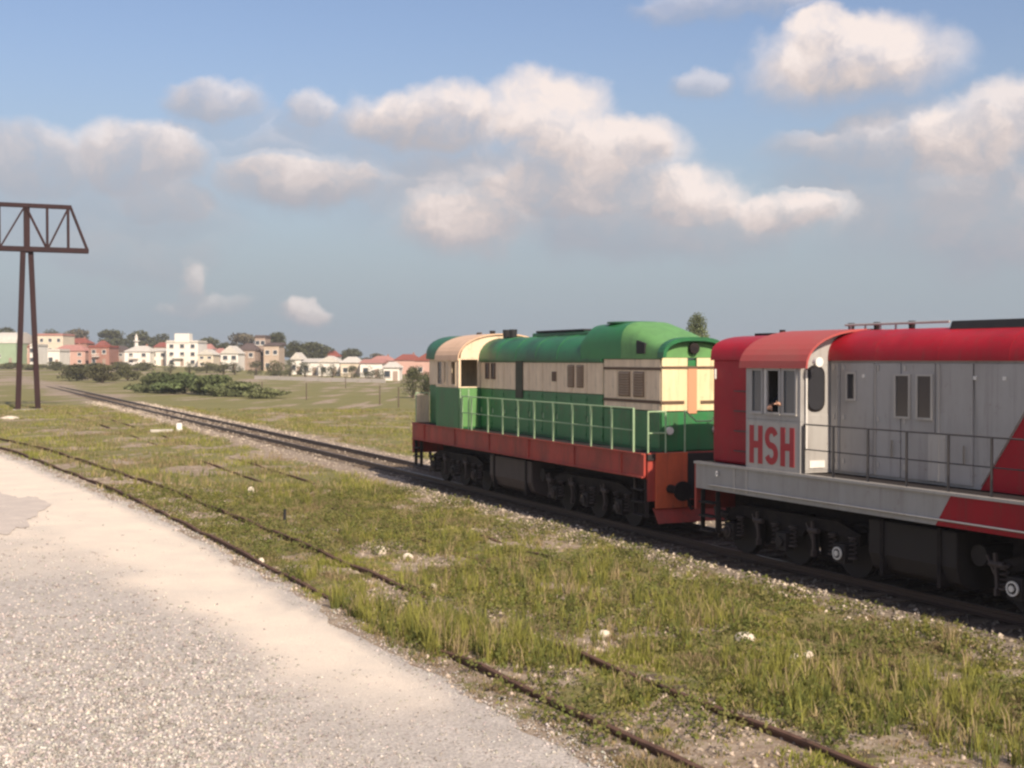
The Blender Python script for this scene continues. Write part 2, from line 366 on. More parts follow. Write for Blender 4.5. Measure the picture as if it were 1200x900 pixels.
dirt = dirtmask(X.ravel(), Y.ravel()); bal = (1 - ss(np.abs(sdist(X.ravel(), Y.ravel(), main)), 2.0, 2.8)) * np.where(X.ravel() > -3.5, 1, 1 - .8 * ss(np.abs(sdist(X.ravel(), Y.ravel(), main)), 1.0, 1.8))
inner = (1 - ss(np.abs(sdist(X.ravel(), Y.ravel(), main)), 1.35, 1.75)) * .85 * np.where((X.ravel() > -3.5), 1, .12)  # oil-dark bed, strong only below the locomotives: their shade put into colour
def ground_mat():
    m = bpy.data.materials.new('dry_grass_and_stony_earth'); m.use_nodes = True; t = m.node_tree; b = t.nodes['Principled BSDF']; l = t.links.new
    b.inputs['Roughness'].default_value = .95; b.inputs['Specular IOR Level'].default_value = .1
    def n(k, **kw):
        x = t.nodes.new(k)
        for a, v in kw.items(): setattr(x, a, v)
        return x
    def nz(scale, detail, vec, ro=.6):
        x = n('ShaderNodeTexNoise'); l(vec, x.inputs['Vector']); x.inputs['Scale'].default_value = scale; x.inputs['Detail'].default_value = detail; x.inputs['Roughness'].default_value = ro; return x.outputs['Fac']
    def mr(v, a, b_, c=0, d=1):
        x = n('ShaderNodeMapRange'); l(v, x.inputs[0]); 
        for i, q in enumerate((a, b_, c, d)): x.inputs[i + 1].default_value = q
        return x.outputs[0]
    def mix(f, a, b_):
        x = n('ShaderNodeMix', data_type='RGBA')
        for i, q in ((0, f), (6, a), (7, b_)):
            if isinstance(q, bpy.types.NodeSocket): l(q, x.inputs[i])
            else: x.inputs[i].default_value = (*q, 1)
        return x.outputs[2]
    tcn = n('ShaderNodeTexCoord'); o = tcn.outputs['Object']
    mp = n('ShaderNodeMapping'); l(o, mp.inputs[0]); mp.inputs['Scale'].default_value = (.35, 1.6, 1); mp.inputs['Rotation'].default_value = (0, 0, R(12))
    a = n('ShaderNodeAttribute', attribute_name='Col'); sp = n('ShaderNodeSeparateColor'); l(a.outputs['Color'], sp.inputs[0])
    g1 = mix(mr(nz(.35, 8, o), .35, .65), (.205, .192, .078), (.150, .158, .058))
    g2 = mix(mr(nz(.035, 5, mp.outputs[0], .7), .50, .75, 0, .7), g1, (.225, .215, .095))
    g2 = mix(mr(nz(.05, 6, mp.outputs[0], .7), .30, .44, .7, 0), g2, (.095, .12, .042))
    g3 = mix(mr(nz(6, 6, o, .7), .35, .70, 0, .6), g2, (.29, .235, .125))
    d1 = mix(mr(nz(3, 6, o, .65), .35, .62), (.24, .175, .125), (.40, .32, .245))
    d2 = mix(mr(nz(24, 4, o, .6), .55, .66, 0, .8), d1, (.52, .45, .38))
    fm = n('ShaderNodeMath', operation='ADD'); l(sp.outputs[0], fm.inputs[0]); l(mr(nz(2.2, 6, o, .7), .3, .7, -.35, .35), fm.inputs[1])
    c = mix(mr(fm.outputs[0], .40, .62), g3, d2)
    vor = n('ShaderNodeTexVoronoi'); l(o, vor.inputs['Vector']); vor.inputs['Scale'].default_value = 17
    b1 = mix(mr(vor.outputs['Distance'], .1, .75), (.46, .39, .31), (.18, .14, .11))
    b1 = mix(sp.outputs[2], b1, (.060, .044, .036))  # oily brown that also paints in the shade under the locomotives
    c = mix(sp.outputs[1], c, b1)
    l(c, b.inputs['Base Color'])
    bu = n('ShaderNodeBump'); bu.inputs['Strength'].default_value = .8; bu.inputs['Distance'].default_value = .06; l(nz(14, 6, o, .7), bu.inputs['Height']); l(bu.outputs[0], b.inputs['Normal'])
    return m
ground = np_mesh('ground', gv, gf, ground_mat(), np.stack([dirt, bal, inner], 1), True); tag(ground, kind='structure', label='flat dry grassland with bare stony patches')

# gravel yard: its own sheet over the ground
def gravel_mat():
    m = bpy.data.materials.new('pale_gravel'); m.use_nodes = True; t = m.node_tree; b = t.nodes['Principled BSDF']; l = t.links.new
    b.inputs['Roughness'].default_value = .92; b.inputs['Specular IOR Level'].default_value = .15
    tcn = t.nodes.new('ShaderNodeTexCoord')
    def nz(s, d, r=.6):
        x = t.nodes.new('ShaderNodeTexNoise'); l(tcn.outputs['Object'], x.inputs['Vector']); x.inputs['Scale'].default_value = s; x.inputs['Detail'].default_value = d; x.inputs['Roughness'].default_value = r; return x.outputs['Fac']
    def mr(v, a, b_, c=0, d=1):
        x = t.nodes.new('ShaderNodeMapRange'); l(v, x.inputs[0])
        for i, q in enumerate((a, b_, c, d)): x.inputs[i + 1].default_value = q
        return x.outputs[0]
    def mix(f, a, b_):
        x = t.nodes.new('ShaderNodeMix'); x.data_type = 'RGBA'
        for i, q in ((0, f), (6, a), (7, b_)):
            if isinstance(q, bpy.types.NodeSocket): l(q, x.inputs[i])
            else: x.inputs[i].default_value = (*q, 1)
        return x.outputs[2]
    at = t.nodes.new('ShaderNodeAttribute'); at.attribute_name = 'Col'; sp = t.nodes.new('ShaderNodeSeparateColor'); l(at.outputs['Color'], sp.inputs[0])
    coarse = mix(mr(nz(1.2, 5), .35, .65), (.50, .455, .415), (.60, .545, .495))
    coarse = mix(mr(nz(30, 5, .7), .42, .62, 0, .8), coarse, (.27, .24, .22))
    coarse = mix(mr(nz(2.5, 5, .7), .5, .7, 0, .4), coarse, (.36, .33, .30))
    smooth = mix(mr(nz(.8, 6), .35, .65), (.80, .685, .565), (.68, .60, .51))
    smooth = mix(mr(nz(40, 4, .6), .5, .68, 0, .35), smooth, (.45, .38, .32))
    c = mix(sp.outputs[0], coarse, smooth)
    l(c, b.inputs['Base Color'])
    bu = t.nodes.new('ShaderNodeBump'); bu.inputs['Strength'].default_value = .7; bu.inputs['Distance'].default_value = .03; l(nz(26, 5, .6), bu.inputs['Height']); l(bu.outputs[0], b.inputs['Normal'])
    return m
def smooth_band(x, y):
    de = -sdist(x, y, edge); n = fnoise(x * .7, y * .7, 77)
    wdt = 1.7 + 2.4 * ss(y, 15, 40) 
    m = ss(de + .5 * (n - .5), .15, .5) * (1 - ss(de + 1.2 * (n - .5), wdt * .75, wdt * 1.25)) * ss(y + 3 * (n - .5), 13.5, 17.5)
    return np.maximum(m, ss(y + 6 * (n - .5), 22, 30) * .75 * ss(de, .1, .5))
fine_line = edge
us_ = np.concatenate([np.arange(0, 2, .25), np.arange(2, 9, .5), np.arange(9, 40, 3.0)])
t_ = np.gradient(fine_line, axis=0); t_ /= np.linalg.norm(t_, axis=1)[:, None]; nrm = np.stack([-t_[:, 1], t_[:, 0]], 1)
jit = .16 + .75 * (fnoise(fine_line[:, 0] * 1.1, fine_line[:, 1] * 1.1, 41) - .5) + .5 * (fnoise(fine_line[:, 0] * 5, fine_line[:, 1] * 5, 43) - .5)
gvv = []
for u in us_:
    p = fine_line - nrm * (u - jit * max(0, 1 - u / 2))[:, None]
    gvv.append(p)
gp = np.concatenate(gvv); gz = height(gp[:, 0], gp[:, 1]) + .012 - .03 * np.clip(1 - np.repeat(us_, len(fine_line)) / .3, 0, 1) * 0
gz[:len(fine_line)] -= .03
nn = len(fine_line); I = (np.arange(len(us_) - 1)[:, None] * nn + np.arange(nn - 1)[None]).ravel()
sb = smooth_band(gp[:, 0], gp[:, 1])
yard = np_mesh('gravel_yard', np.column_stack([gp, gz]), np.stack([I, I + nn, I + nn + 1, I + 1], 1), gravel_mat(), np.stack([sb, sb, sb], 1), True)
tag(yard, kind='structure', label='pale gravel yard beside the disused siding')
# grey oval smudge laid over the gravel, no known paving
pc = [(-15, 600)]; mbp = MB(); ctr = ray(-6, 598); k = -(HC + .08) / ctr[2]; cxp, cyp = ctr[0] * k, ctr[1] * k
ring = []
for i in range(84):
    a = 2 * math.pi * i / 84; rr = 1 + .16 * math.sin(3 * a + 1) + .08 * math.sin(5 * a) + random.uniform(-.05, .05) + .05 * math.sin(13 * a); ux, uy = 1.15 * rr * math.cos(a), 5.2 * rr * math.sin(a); x_, y_ = cxp + ux * .94 - uy * .37, cyp + uy * .93 + ux * .37; ring.append((x_, y_, hz(x_, y_) + .026))
mbp.add(ring + [(cxp, cyp, hz(cxp, cyp) + .03)], [(i, (i + 1) % 84, 84) for i in range(84)])
tp = mbp.build('grey_patch', mat('mottled_grey', (.50, .44, .395), .9, .1, .85, (.62, .54, .47), 1.5, 1, .4, 40, fine=.2)); tag(tp, kind='structure', label='grey oval smudge over the gravel at the left edge')

# ------------------------------------------------------------ stones (stuff)
def stones(name, pts, size, col, m, zoff=0.3):
    n = len(pts); base = np.array([(1, 0, 0), (0, 1, 0), (-1, 0, 0), (0, -1, 0), (0, 0, 1), (0, 0, -1)], float)
    f = np.array([(0, 1, 4), (1, 2, 4), (2, 3, 4), (3, 0, 4), (1, 0, 5), (2, 1, 5), (3, 2, 5), (0, 3, 5)])
    a = rng.uniform(0, 6.28, n); s = size[:, None] * rng.uniform(.6, 1.3, (n, 3)); s[:, 2] *= .75
    v = base[None] * rng.uniform(.6, 1.25, (n, 6, 1)) + rng.uniform(-.35, .35, (n, 6, 3)); v = v * s[:, None]
    ca, sa = np.cos(a)[:, None], np.sin(a)[:, None]
    x = v[..., 0] * ca - v[..., 1] * sa; y = v[..., 0] * sa + v[..., 1] * ca
    v = np.stack([x + pts[:, None, 0], y + pts[:, None, 1], v[..., 2] + (pts[:, 2] + size * zoff)[:, None]], -1)
    ff = (f[None] + (np.arange(n) * 6)[:, None, None]).reshape(-1, 3)
    return np_mesh(name, v.reshape(-1, 3), ff, m, np.repeat(col, 6, 0))
stone_m = mat('broken_stone', (.5, .44, .4), .9, .15, .25, (.22, .18, .15), 25, 1, attr='Col')
def infront(x, y, mx=.43): return (np.abs(x) < y * mx + 1.0) & (y > 10)
n = 380000; x = rng.uniform(-28, 4, n); y = 11.5 + 50 * rng.uniform(0, 1, n) ** 2.2
de = -sdist(x, y, edge); sbm = smooth_band(x, y)
keep = infront(x, y, .42) & (de > -.8) & (rng.uniform(0, 1, n) < np.where(de < .30, .75 * np.exp(-((de + .10) / .30) ** 2), (1 - .97 * sbm) * (1 - .72 * ss(x / y, -.28, -.05)) * (1 - .75 * ss(y, 15, 22))))
x, y = x[keep], y[keep]; z = height(x, y) + .012; b_ = rng.uniform(.0, 1, len(x))
colr = np.array([.50, .455, .415]) * (.48 + .85 * b_[:, None] ** 1.3) * (1 + rng.uniform(-.06, .06, (len(x), 3)))
o = stones('gravel_stones', np.stack([x, y, z], 1), rng.uniform(.012, .036, len(x)) * (1 - .40 * ss(x / y, -.3, -.1)), colr, stone_m, .15); tag(o, 'loose pale grey gravel stones covering the yard', None, None, 'stuff')
# ballast shoulder of the main line
seg = rng.integers(0, len(main) - 1, 60000); offs = rng.uniform(-2.75, 2.5, 60000)
mo = off(main, 0); tt = np.gradient(main, axis=0); tt /= np.linalg.norm(tt, axis=1)[:, None]
x = main[seg, 0] - tt[seg, 1] * offs + rng.uniform(-.3, .3, 60000); y = main[seg, 1] + tt[seg, 0] * offs + rng.uniform(-.3, .3, 60000)
keep = (y > 12) & (y < 125) & ((x > -3.5) | (rng.uniform(0, 1, 60000) < .30)) & (rng.uniform(0, 1, 60000) < np.clip(1.25 - np.abs(np.abs(offs) - 1.2) * .55, .15, 1)); x, y = x[keep], y[keep]
colr = np.array([.50, .42, .335]) * (.6 + .8 * rng.uniform(0, 1, (len(x), 1))); colr *= np.where(np.abs(sdist(x, y, main)) < 1.45 + rng.uniform(-.15, .15, len(x)), np.where(x > -3.5, .28, .8), 1.)[:, None]  # stones below the locomotives darkened for oil and painted-in shade
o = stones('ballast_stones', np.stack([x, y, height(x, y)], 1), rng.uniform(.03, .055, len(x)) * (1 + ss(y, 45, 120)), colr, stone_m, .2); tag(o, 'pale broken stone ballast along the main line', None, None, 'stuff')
# loose stones in the bare patches
n = 60000; x = rng.uniform(-20, 12, n); y = rng.uniform(11.5, 45, n); dk = dirtmask(x, y); de = sdist(x, y, edge)
keep = infront(x, y) & (de > .0) & (sdist(x, y, main) < -2.2) & (rng.uniform(0, 1, n) < ss(dk, .45, .9) * .9); x, y = x[keep], y[keep]
colr = np.array([.44, .36, .29]) * (.5 + .85 * rng.uniform(0, 1, (len(x), 1)))
o = stones('rubble_stones', np.stack([x, y, height(x, y)], 1), rng.uniform(.015, .05, len(x)), colr, stone_m, .1); tag(o, 'small loose stones in the bare earth between the sidings', None, None, 'stuff')

# ------------------------------------------------------------ railway tracks
RP = [(-.07, 0), (-.07, .012), (-.012, .03), (-.012, .105), (-.036, .118), (-.036, .148), (-.028, .155), (.028, .155), (.036, .148), (.036, .118), (.012, .105), (.012, .03), (.07, .012), (.07, 0)]
def sweep(line, prof, z0, name, m, parent, drop=None):
    t = np.gradient(line, axis=0); t /= np.linalg.norm(t, axis=1)[:, None]; nr = np.stack([-t[:, 1], t[:, 0]], 1); mb = MB()
    zz = np.full(len(line), z0) if drop is None else z0 + drop
    rings = [[(line[i, 0] + nr[i, 0] * a, line[i, 1] + nr[i, 1] * a, zz[i] + b) for a, b in prof] for i in range(len(line))]
    return mb.loft(rings).build(name, m, parent)
def track(name, label, line, z0, m, sl_range, zs, step=.62, drop=None, sm='sleeper'):
    t = empty(name, label, 'railway track', (0, 0, 0)); t['kind'] = 'structure'; del t['category']
    line = line[::2]
    for s in (-1, 1): sweep(off(line, s * .7535), RP, z0, 'rail', m, t, None if drop is None else drop[::2])
    d = np.cumsum(np.r_[0, np.linalg.norm(np.diff(line, axis=0), axis=1)]); proto = None
    for s in np.arange(sl_range[0], min(sl_range[1], d[-1]), step):
        x = np.interp(s, d, line[:, 0]); y = np.interp(s, d, line[:, 1]); x2 = np.interp(s + .3, d, line[:, 0]); y2 = np.interp(s + .3, d, line[:, 1]); a = math.atan2(y2 - y, x2 - x)
        if y < 9: continue
        if proto is None:
            proto = MB().box(-.12, .12, -1.28, 1.28, -.14, 0).build('sleeper', sm, t, .01); q = proto
        else: q = inst(proto, t)
        q.location = (x + random.uniform(-.02, .02), y, zs + random.uniform(-.012, .006)); q.rotation_euler = (random.uniform(-.01, .01), 0, a + random.uniform(-.03, .03))
    return t
track('main_track', 'main line with two worn rails on pale ballast carrying the locomotives', main, -.155, 'steel', (110, 290), -.165)
neardrop = -.13 * ss(near[:, 1], 17.6, 18.8) * (1 - ss(near[:, 1], 20.5, 22.5)) - .045 * ss(fnoise(near[:, 0] * .8, near[:, 1] * .8, 88), .45, .6)
track('siding_track', 'disused siding with rusty brown rails half buried beside the gravel yard', near, -.155, 'rust', (72, 125), -.138, drop=neardrop)
track('overgrown_track', 'overgrown middle siding with its rusty rails almost hidden in weeds', mid, -.283, 'rust', (66, 118), -.26, 1.24, drop=-.07 * ss(fnoise(mid[:, 0] * .35, mid[:, 1] * .35, 55), .42, .55))

# ------------------------------------------------------------ locomotives
def arch(hw, z0, z1, n=14, p=2.0, inset=0.):
    """roof profile points from -y to +y"""
    out = []
    for i in range(n + 1):
        a = math.pi * i / n; c, s = -math.cos(a), math.sin(a)
        y = math.copysign(abs(c) ** (2 / p), c) * hw; z = z0 + (z1 - z0) * s ** (2 / p); out.append((y, z))
    return out
def wheelset_bogie(root, xc, wb, sm='dark'):
    b = MB()
    for s in (-1, 1):
        b.prism_y([(-wb - .35, .62), (-wb + .25, .78), (-.6, .80), (-.45, .62), (.45, .62), (.6, .80), (wb - .25, .78), (wb + .35, .62), (wb + .4, .84), (wb - .2, 1.02), (-wb + .2, 1.02), (-wb - .4, .84)], s * 1.02 - .05, s * 1.02 + .05)
    b.box(-.35, .35, -1.0, 1.0, .7, 1.0); b.box(-wb - .3, -wb - .15, -1.0, 1.0, .62, .86); b.box(wb + .15, wb + .3, -1.0, 1.0, .62, .86)
    bo = b.build('bogie', sm, root, .012, loc=(xc, 0, 0))
    wm = MB()
    for s in (-1, 1):
        wm.disc((0, s * .75, 0), .475, (0, 1, 0), .13, 28); wm.disc((0, s * .69, 0), .50, (0, 1, 0), .03, 28)
    wm.tube((0, -.75, 0), (0, .75, 0), .09, 12)
    w0 = None
    for x in (-wb, 0, wb):
        if w0 is None: w0 = wm.build('wheel', 'darkg', bo, 0, True, loc=(x, 0, .475))
        else: inst(w0, bo, (x, 0, .475))
    mo_ = None
    for x in (-wb * .52, wb * .52):
        if mo_ is None: m0 = MB(); m0.prism_y([(-.42, .22), (.42, .22), (.50, .45), (.42, 1.1), (-.42, 1.1), (-.50, .45)], -.60, .60); mo_ = m0.build('traction_motor', 'dark', bo, .02, loc=(x, 0, 0))
        else: inst(mo_, bo, (x, 0, 0))
    MB().box(-wb - .55, wb + .55, -.66, .66, .62, 1.25).build('bolster', 'dark', bo)
    ax = None; sp = None
    for x in (-wb, 0, wb):
        for s in (-1, 1):
            if ax is None:
                m1 = MB(); m1.box(-.15, .15, -.10, .10, -.17, .17); m1.disc((0, -.12, 0), .10, (0, 1, 0), .07, 16); m1.disc((0, .12, 0), .10, (0, 1, 0), .07, 16); ax = m1.build('axle_box', 'darkg', bo, .01, loc=(x, s * 1.12, .475))
            else: inst(ax, bo, (x, s * 1.12, .475))
            for e_ in (-.27, .27):
                if sp is None:
                    m2 = MB(); pts = [(.062 * math.cos(k * .9), .062 * math.sin(k * .9), -.17 + k * .0115) for k in range(31)]; m2.path(pts, .014, 5); m2.disc((0, 0, -.18), .085, (0, 0, 1), .03, 12); m2.disc((0, 0, .18), .085, (0, 0, 1), .03, 12)
                    sp = m2.build('spring', 'tank', bo, 0, loc=(x + e_, s * 1.13, .60))
                else: inst(sp, bo, (x + e_, s * 1.13, .60))
    # brake rigging and links, dusty and paler than the frame
    bk = None
    for x in (-wb * .5, wb * .5, -wb - .45):
        for s in (-1, 1):
            if bk is None:
                m3 = MB(); m3.bar((0, 0, .95), (.05, 0, .42), .05); m3.bar((.05, 0, .42), (.05, 0, .30), .10, .05); m3.bar((-.16, 0, .9), (.0, 0, .62), .035); m3.tube((-.1, 0, .78), (.18, 0, .78), .05, 8); bk = m3.build('brake_hanger', 'tank', bo, 0, loc=(x, s * 1.14, 0))
            else: inst(bk, bo, (x, s * 1.14, 0))
    inner = 1 if xc < 6 else -1
    pm = MB(); pm.disc((0, 0, 0), .115, (0, 1, 0), .03, 18); pm.disc((0, -.01, 0), .05, (0, 1, 0), .05, 12)
    pm.build('axle_cap', 'white' if sm == 'dark2' else 'tank', bo, 0, loc=(inner * wb, -1.26, .475)); pm.build('axle_cap', 'tank', bo, 0, loc=(-inner * wb, -1.26, .475))
    return bo
def steps(root, x, m):
    for s in (-1, 1):
        b = MB()
        for sx in (-.26, .26): b.box(x + sx - .012, x + sx + .012, s * 1.42 - .05, s * 1.42 + .05, .42, 1.27)
        for z in (.45, .75, 1.03): b.box(x - .247, x + .247, s * 1.42 - .12, s * 1.42 + .09, z - .015, z + .015)
        b.build('step_ladder', m, root)
def buffers(root, x, d, m):
    for s in (-1, 1):
        b = MB(); b.tube((x, s * .88, 1.05), (x + d * .34, s * .88, 1.05), .10, 14, .085); b.tube((x + d * .34, s * .88, 1.05), (x + d * .52, s * .88, 1.05), .06, 12)
        b.disc((x + d * .54, s * .88, 1.05), .22, (1, 0, 0), .04, 20); b.build('buffer', m, root, 0, True)
def coupler(root, x, d):
    b = MB(); b.box(min(x, x + d * .5), max(x, x + d * .5), -.12, .12, .92, 1.16); b.prism_y([(x + d * .45, .85), (x + d * .78, .87), (x + d * .80, 1.22), (x + d * .45, 1.24)], -.17, .17)
    b.path([(x, -.45, .9), (x + d * .25, -.48, .6), (x + d * .5, -.45, .72)], .03, 8); b.path([(x, .45, .9), (x + d * .25, .48, .55), (x + d * .5, .45, .72)], .03, 8)
    b.build('coupler', 'dark', root, .01)
def railing(root, xs_, y, m, ztop, r=.022, mids=(.5,), names=('railing_post', 'handrail')):
    p0 = None
    for x in xs_:
        if p0 is None: p0 = MB().tube((0, 0, 0), (0, 0, ztop - 1.85), r, 8).build(names[0], m, root, loc=(x, y, 1.85))
        else: inst(p0, root, (x, y, 1.85))
    b = MB(); b.path([(x, y, ztop) for x in xs_], r * .62, 8); b.build(names[1], m, root)
    for q in mids:
        b = MB(); b.path([(x, y, 1.85 + (ztop - 1.85) * q) for x in xs_], r * .5, 8); b.build(names[1], m, root)
def slats(root, x0, x1, y, z0, z1, n, m, name='louvre', s=-1, frame=None):
    proto = None; h = (z1 - z0) / n
    for k in range(n):
        if proto is None: proto = MB().prism_x([(0, 0), (s * .03, -h * .25), (s * .035, -h * .1), (0, h * .55)], x0, x1).build(name, m, root, loc=(0, y, z0 + h * (k + .5)))
        else: inst(proto, root, (0, y, z0 + h * (k + .5)))
def win(root, x0, x1, z0, z1, y, fm, s=-1, gm='dglass'):
    b = MB(); rings_box(b, x0, x1, z0, z1, .035, y, y + s * .03, 'y'); f = b.build('window', fm, root)
    MB().box(x0 + .034, x1 - .034, min(y, y + s * .010), max(y, y + s * .010), z0 + .034, z1 - .034).build('pane', gm, f)

def loco_common(root, Lg, beam_m, xb, wb, tank, dark='dark'):
    # deck and frame
    MB().box(.02, Lg - .02, -1.44, 1.44, 1.70, 1.835).build('deck', 'darkg', root)
    MB().box(.4, Lg - .4, -.55, .55, 1.05, 1.70).build('centre_sill', dark, root)
    for x in xb: wheelset_bogie(root, x, wb, dark)
    b = MB(); x0, x1 = tank; b.prism_x([(-1.28, 1.2), (-1.28, .62), (-1.18, .36), (-.95, .24), (.95, .24), (1.18, .36), (1.28, .62), (1.28, 1.2)], x0, x1); tk = b.build('fuel_tank', 'tank' if dark == 'dark' else 'darkg', root, .03)
    for x in (x0 + .35, x1 - .35): MB().box(x - .04, x + .04, -1.305, 1.305, .26, 1.22).build('tank_strap', 'dark', tk)
    MB().tube((x0 - .25, -.9, .75), (x0 - .25, .9, .75), .20, 14).build('air_reservoir', 'darkg', root, 0, True); MB().tube((x1 + .3, -1.1, .86), (x1 + .3, 1.1, .86), .17, 14).build('air_reservoir', 'darkg', root, 0, True)

# ---------------- green and cream locomotive
MT['smoke'] = mat('smoke_stained_paint', (.075, .075, .055), .7, .2, .6, (.04, .05, .035), 4); MT['tanb'] = mat('tan_brown_grille_backing', (.22, .15, .10), .7, .2, .5, (.12, .08, .055), 5); MT['tanc'] = mat('tan_grille_slat', (.38, .28, .19), .6, .2, .5, (.22, .15, .10), 5)
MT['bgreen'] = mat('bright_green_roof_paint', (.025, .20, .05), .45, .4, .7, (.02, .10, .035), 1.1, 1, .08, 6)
gz_ = -(R(90) - R(GTH))
G = empty('diesel_locomotive', 'green and cream locomotive with dull red frame, ahead of the red and grey one', 'locomotive', (GL[0], GL[1], 0), gz_)
LG = 15.53
loco_common(G, LG, 'redbrown', (3.0, 12.0), 1.75, (6.1, 9.0))
for s in (-1, 1):
    b = MB(); b.box(.10, LG - .10, min(s * 1.44, s * 1.5), max(s * 1.44, s * 1.5), 1.30, 1.85); sb_ = b.build('frame_beam', 'redbrown', G, .01)
    for z in (1.32, 1.84):
        MB().box(.10, LG - .10, min(s * 1.503, s * 1.56), max(s * 1.503, s * 1.56), z - .015, z + .015).build('frame_flange', 'redbrown', sb_)
    for x in (1.2, 3.9, 6.6, 9.3, 12.0, 14.4): MB().box(x - .02, x + .02, min(s * 1.502, s * 1.53), max(s * 1.502, s * 1.53), 1.337, 1.823).build('frame_rib', 'redbrown', sb_)
MB().box(0, .10, -1.5, 1.5, .85, 1.86).build('buffer_beam', 'redbrown', G, .01)
MB().box(LG - .14, LG - .06, -1.42, 1.42, .78, 1.86).build('buffer_beam', 'redbrown', G, .01)
for s in (-1, 1): MB().prism_y([(LG - .055, .62), (LG, .62), (LG, 1.86), (LG - .055, 1.86)], min(s * .42, s * 1.24), max(s * .42, s * 1.24)).build('end_plate', 'orange', G, .01, label='orange-red end plate facing the sun')
MB().box(LG - .055, LG - .02, -.40, .40, .80, 1.70).build('coupler_recess', 'soot', G)
MB().prism_y([(LG - .14, .62), (LG + .10, .30), (LG + .13, .30), (LG - .06, .60), (LG - .14, .60)], -1.25, 1.25).build('rail_guard', 'redbrown', G)
buffers(G, 0, -1, 'dark'); buffers(G, LG, 1, 'dark'); coupler(G, 0, -1); coupler(G, LG, 1)
steps(G, .42, 'darkg'); steps(G, LG - .36, 'darkg')
HW = .80
# lower hood walls green, upper walls cream, in door panels
MB().box(4.25, 14.98, -HW + .03, HW - .03, 1.835, 3.93).build('hood', 'green', G)
def hood_panels(xa, xb, z0, z1, wdt, m, name, s, y):
    n_ = max(1, round((xb - xa) / wdt)); w_ = (xb - xa) / n_; proto = None; out = []
    for k in range(n_):
        if proto is None: proto = MB().box(.012, w_ - .012, min(0, s * .04), max(0, s * .04), z0, z1).build(name, m, G, .008, loc=(xa + k * w_, y, 0)); out.append(proto)
        else: out.append(inst(proto, G, (xa + k * w_, y, 0)))
    return out
for s in (-1, 1):
    yy = s * (HW - .03)
    for q in hood_panels(4.3, 12.2, 1.90, 3.05, .88, 'green', 'hood_door', s, yy): 
        MB().box(.07, .10, min(s * .04, s * .065), max(s * .04, s * .065), 2.35, 2.50).build('handle', 'post', q)
        for z in (2.0, 2.45, 2.9): MB().box(.80, .86, min(s * .04, s * .058), max(s * .04, s * .058), z, z + .07).build('hinge', 'green', q)
    for q in hood_panels(4.3, 12.2, 3.08, 3.86, .88, 'cream', 'upper_panel', s, yy): pass
    hood_panels(12.24, 14.98, 1.90, 2.74, 1.37, 'green', 'hood_door', s, yy)
    hood_panels(12.24, 14.98, 2.77, 2.93, 2.74, 'cream', 'cream_band', s, yy)
    hood_panels(12.24, 14.98, 3.00, 3.70, .685, 'cream', 'upper_panel', s, yy)
    hood_panels(12.24, 14.98, 3.76, 3.95, 2.74, 'cream', 'cream_band', s, yy)
    for z in (2.965, 3.73):
        MB().box(12.24, 15.02, min(yy, yy + s * .055), max(yy, yy + s * .055), z - .03, z + .03).build('trim_strip', 'brown', G)
    y2 = yy + s * .04
    win(G, 4.70, 4.98, 3.36, 3.84, y2, 'brown', s); win(G, 5.14, 5.44, 3.36, 3.84, y2, 'brown', s)
    MB().box(6.95, 7.42, min(y2, y2 + s * .035), max(y2, y2 + s * .035), 2.86, 4.0).build('soot_stained_panel', 'smoke', G, .01)
    MB().box(9.30, 9.55, min(y2, y2 + s * .02), max(y2, y2 + s * .02), 3.36, 3.62).build('vent', 'brown', G, .005)
    for (a, b_) in ((10.25, 10.62), (10.78, 11.15)): MB().box(a, b_, min(y2, y2 + s * .015), max(y2, y2 + s * .015), 3.22, 3.80).build('grille', 'tanb', G, .005); slats(G, a + .02, b_ - .02, y2 + s * .015, 3.24, 3.78, 9, 'tanc', 'grille_slat', s)
    for (a, b_) in ((13.02, 13.58), (13.75, 14.25)): MB().box(a, b_, min(y2, y2 + s * .015), max(y2, y2 + s * .015), 3.06, 3.66).build('grille', 'tanb', G, .005); slats(G, a + .02, b_ - .02, y2 + s * .015, 3.08, 3.64, 9, 'tanc', 'grille_slat', s)
    MB().box(4.3, 12.2, min(yy, yy + s * .10), max(yy, yy + s * .10), 3.90, 3.96).build('gutter', 'rgreen', G)
# roof
prof = [(-HW - .05, 3.93)] + arch(HW + .05, 3.97, 4.60, 16, 2.3) + [(HW + .05, 3.93)]
MB().prism_x(prof, 4.28, 11.05).build('hood_roof', 'rgreen', G, 0, True)
for x in (5.6, 6.95, 8.3, 9.65): 
    p2 = [(y * 1.012, 3.93 + (z - 3.93) * 1.02) for y, z in prof]; MB().prism_x(p2, x - .02, x + .02).build('roof_seam', 'rgreen', G)
b = MB(); rr_ = []
for x, zt, hw in ((11.0, 4.60, .84), (11.35, 4.84, .84), (13.15, 4.86, .84)):
    rr_.append([(x, y, z) for y, z in [(-hw, 3.96)] + arch(hw, 4.02, zt, 18, 3.8) + [(hw, 3.96)]])
b.loft(rr_).build('radiator_housing', 'bgreen', G, 0, True)
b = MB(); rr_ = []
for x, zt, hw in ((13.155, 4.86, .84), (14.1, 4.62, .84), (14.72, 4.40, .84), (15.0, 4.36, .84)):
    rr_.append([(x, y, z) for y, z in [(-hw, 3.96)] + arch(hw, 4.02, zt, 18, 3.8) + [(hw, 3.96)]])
b.loft(rr_).build('radiator_cowl', 'lit_green', G, 0, True, label='sloping end of the radiator housing, its green lightened for sunlight')  # sunlight on the slope is put into the lighter green
MB().disc((12.2, 0, 4.86), .62, (0, 0, 1), .04, 28).build('fan_ring', 'rgreen', G)
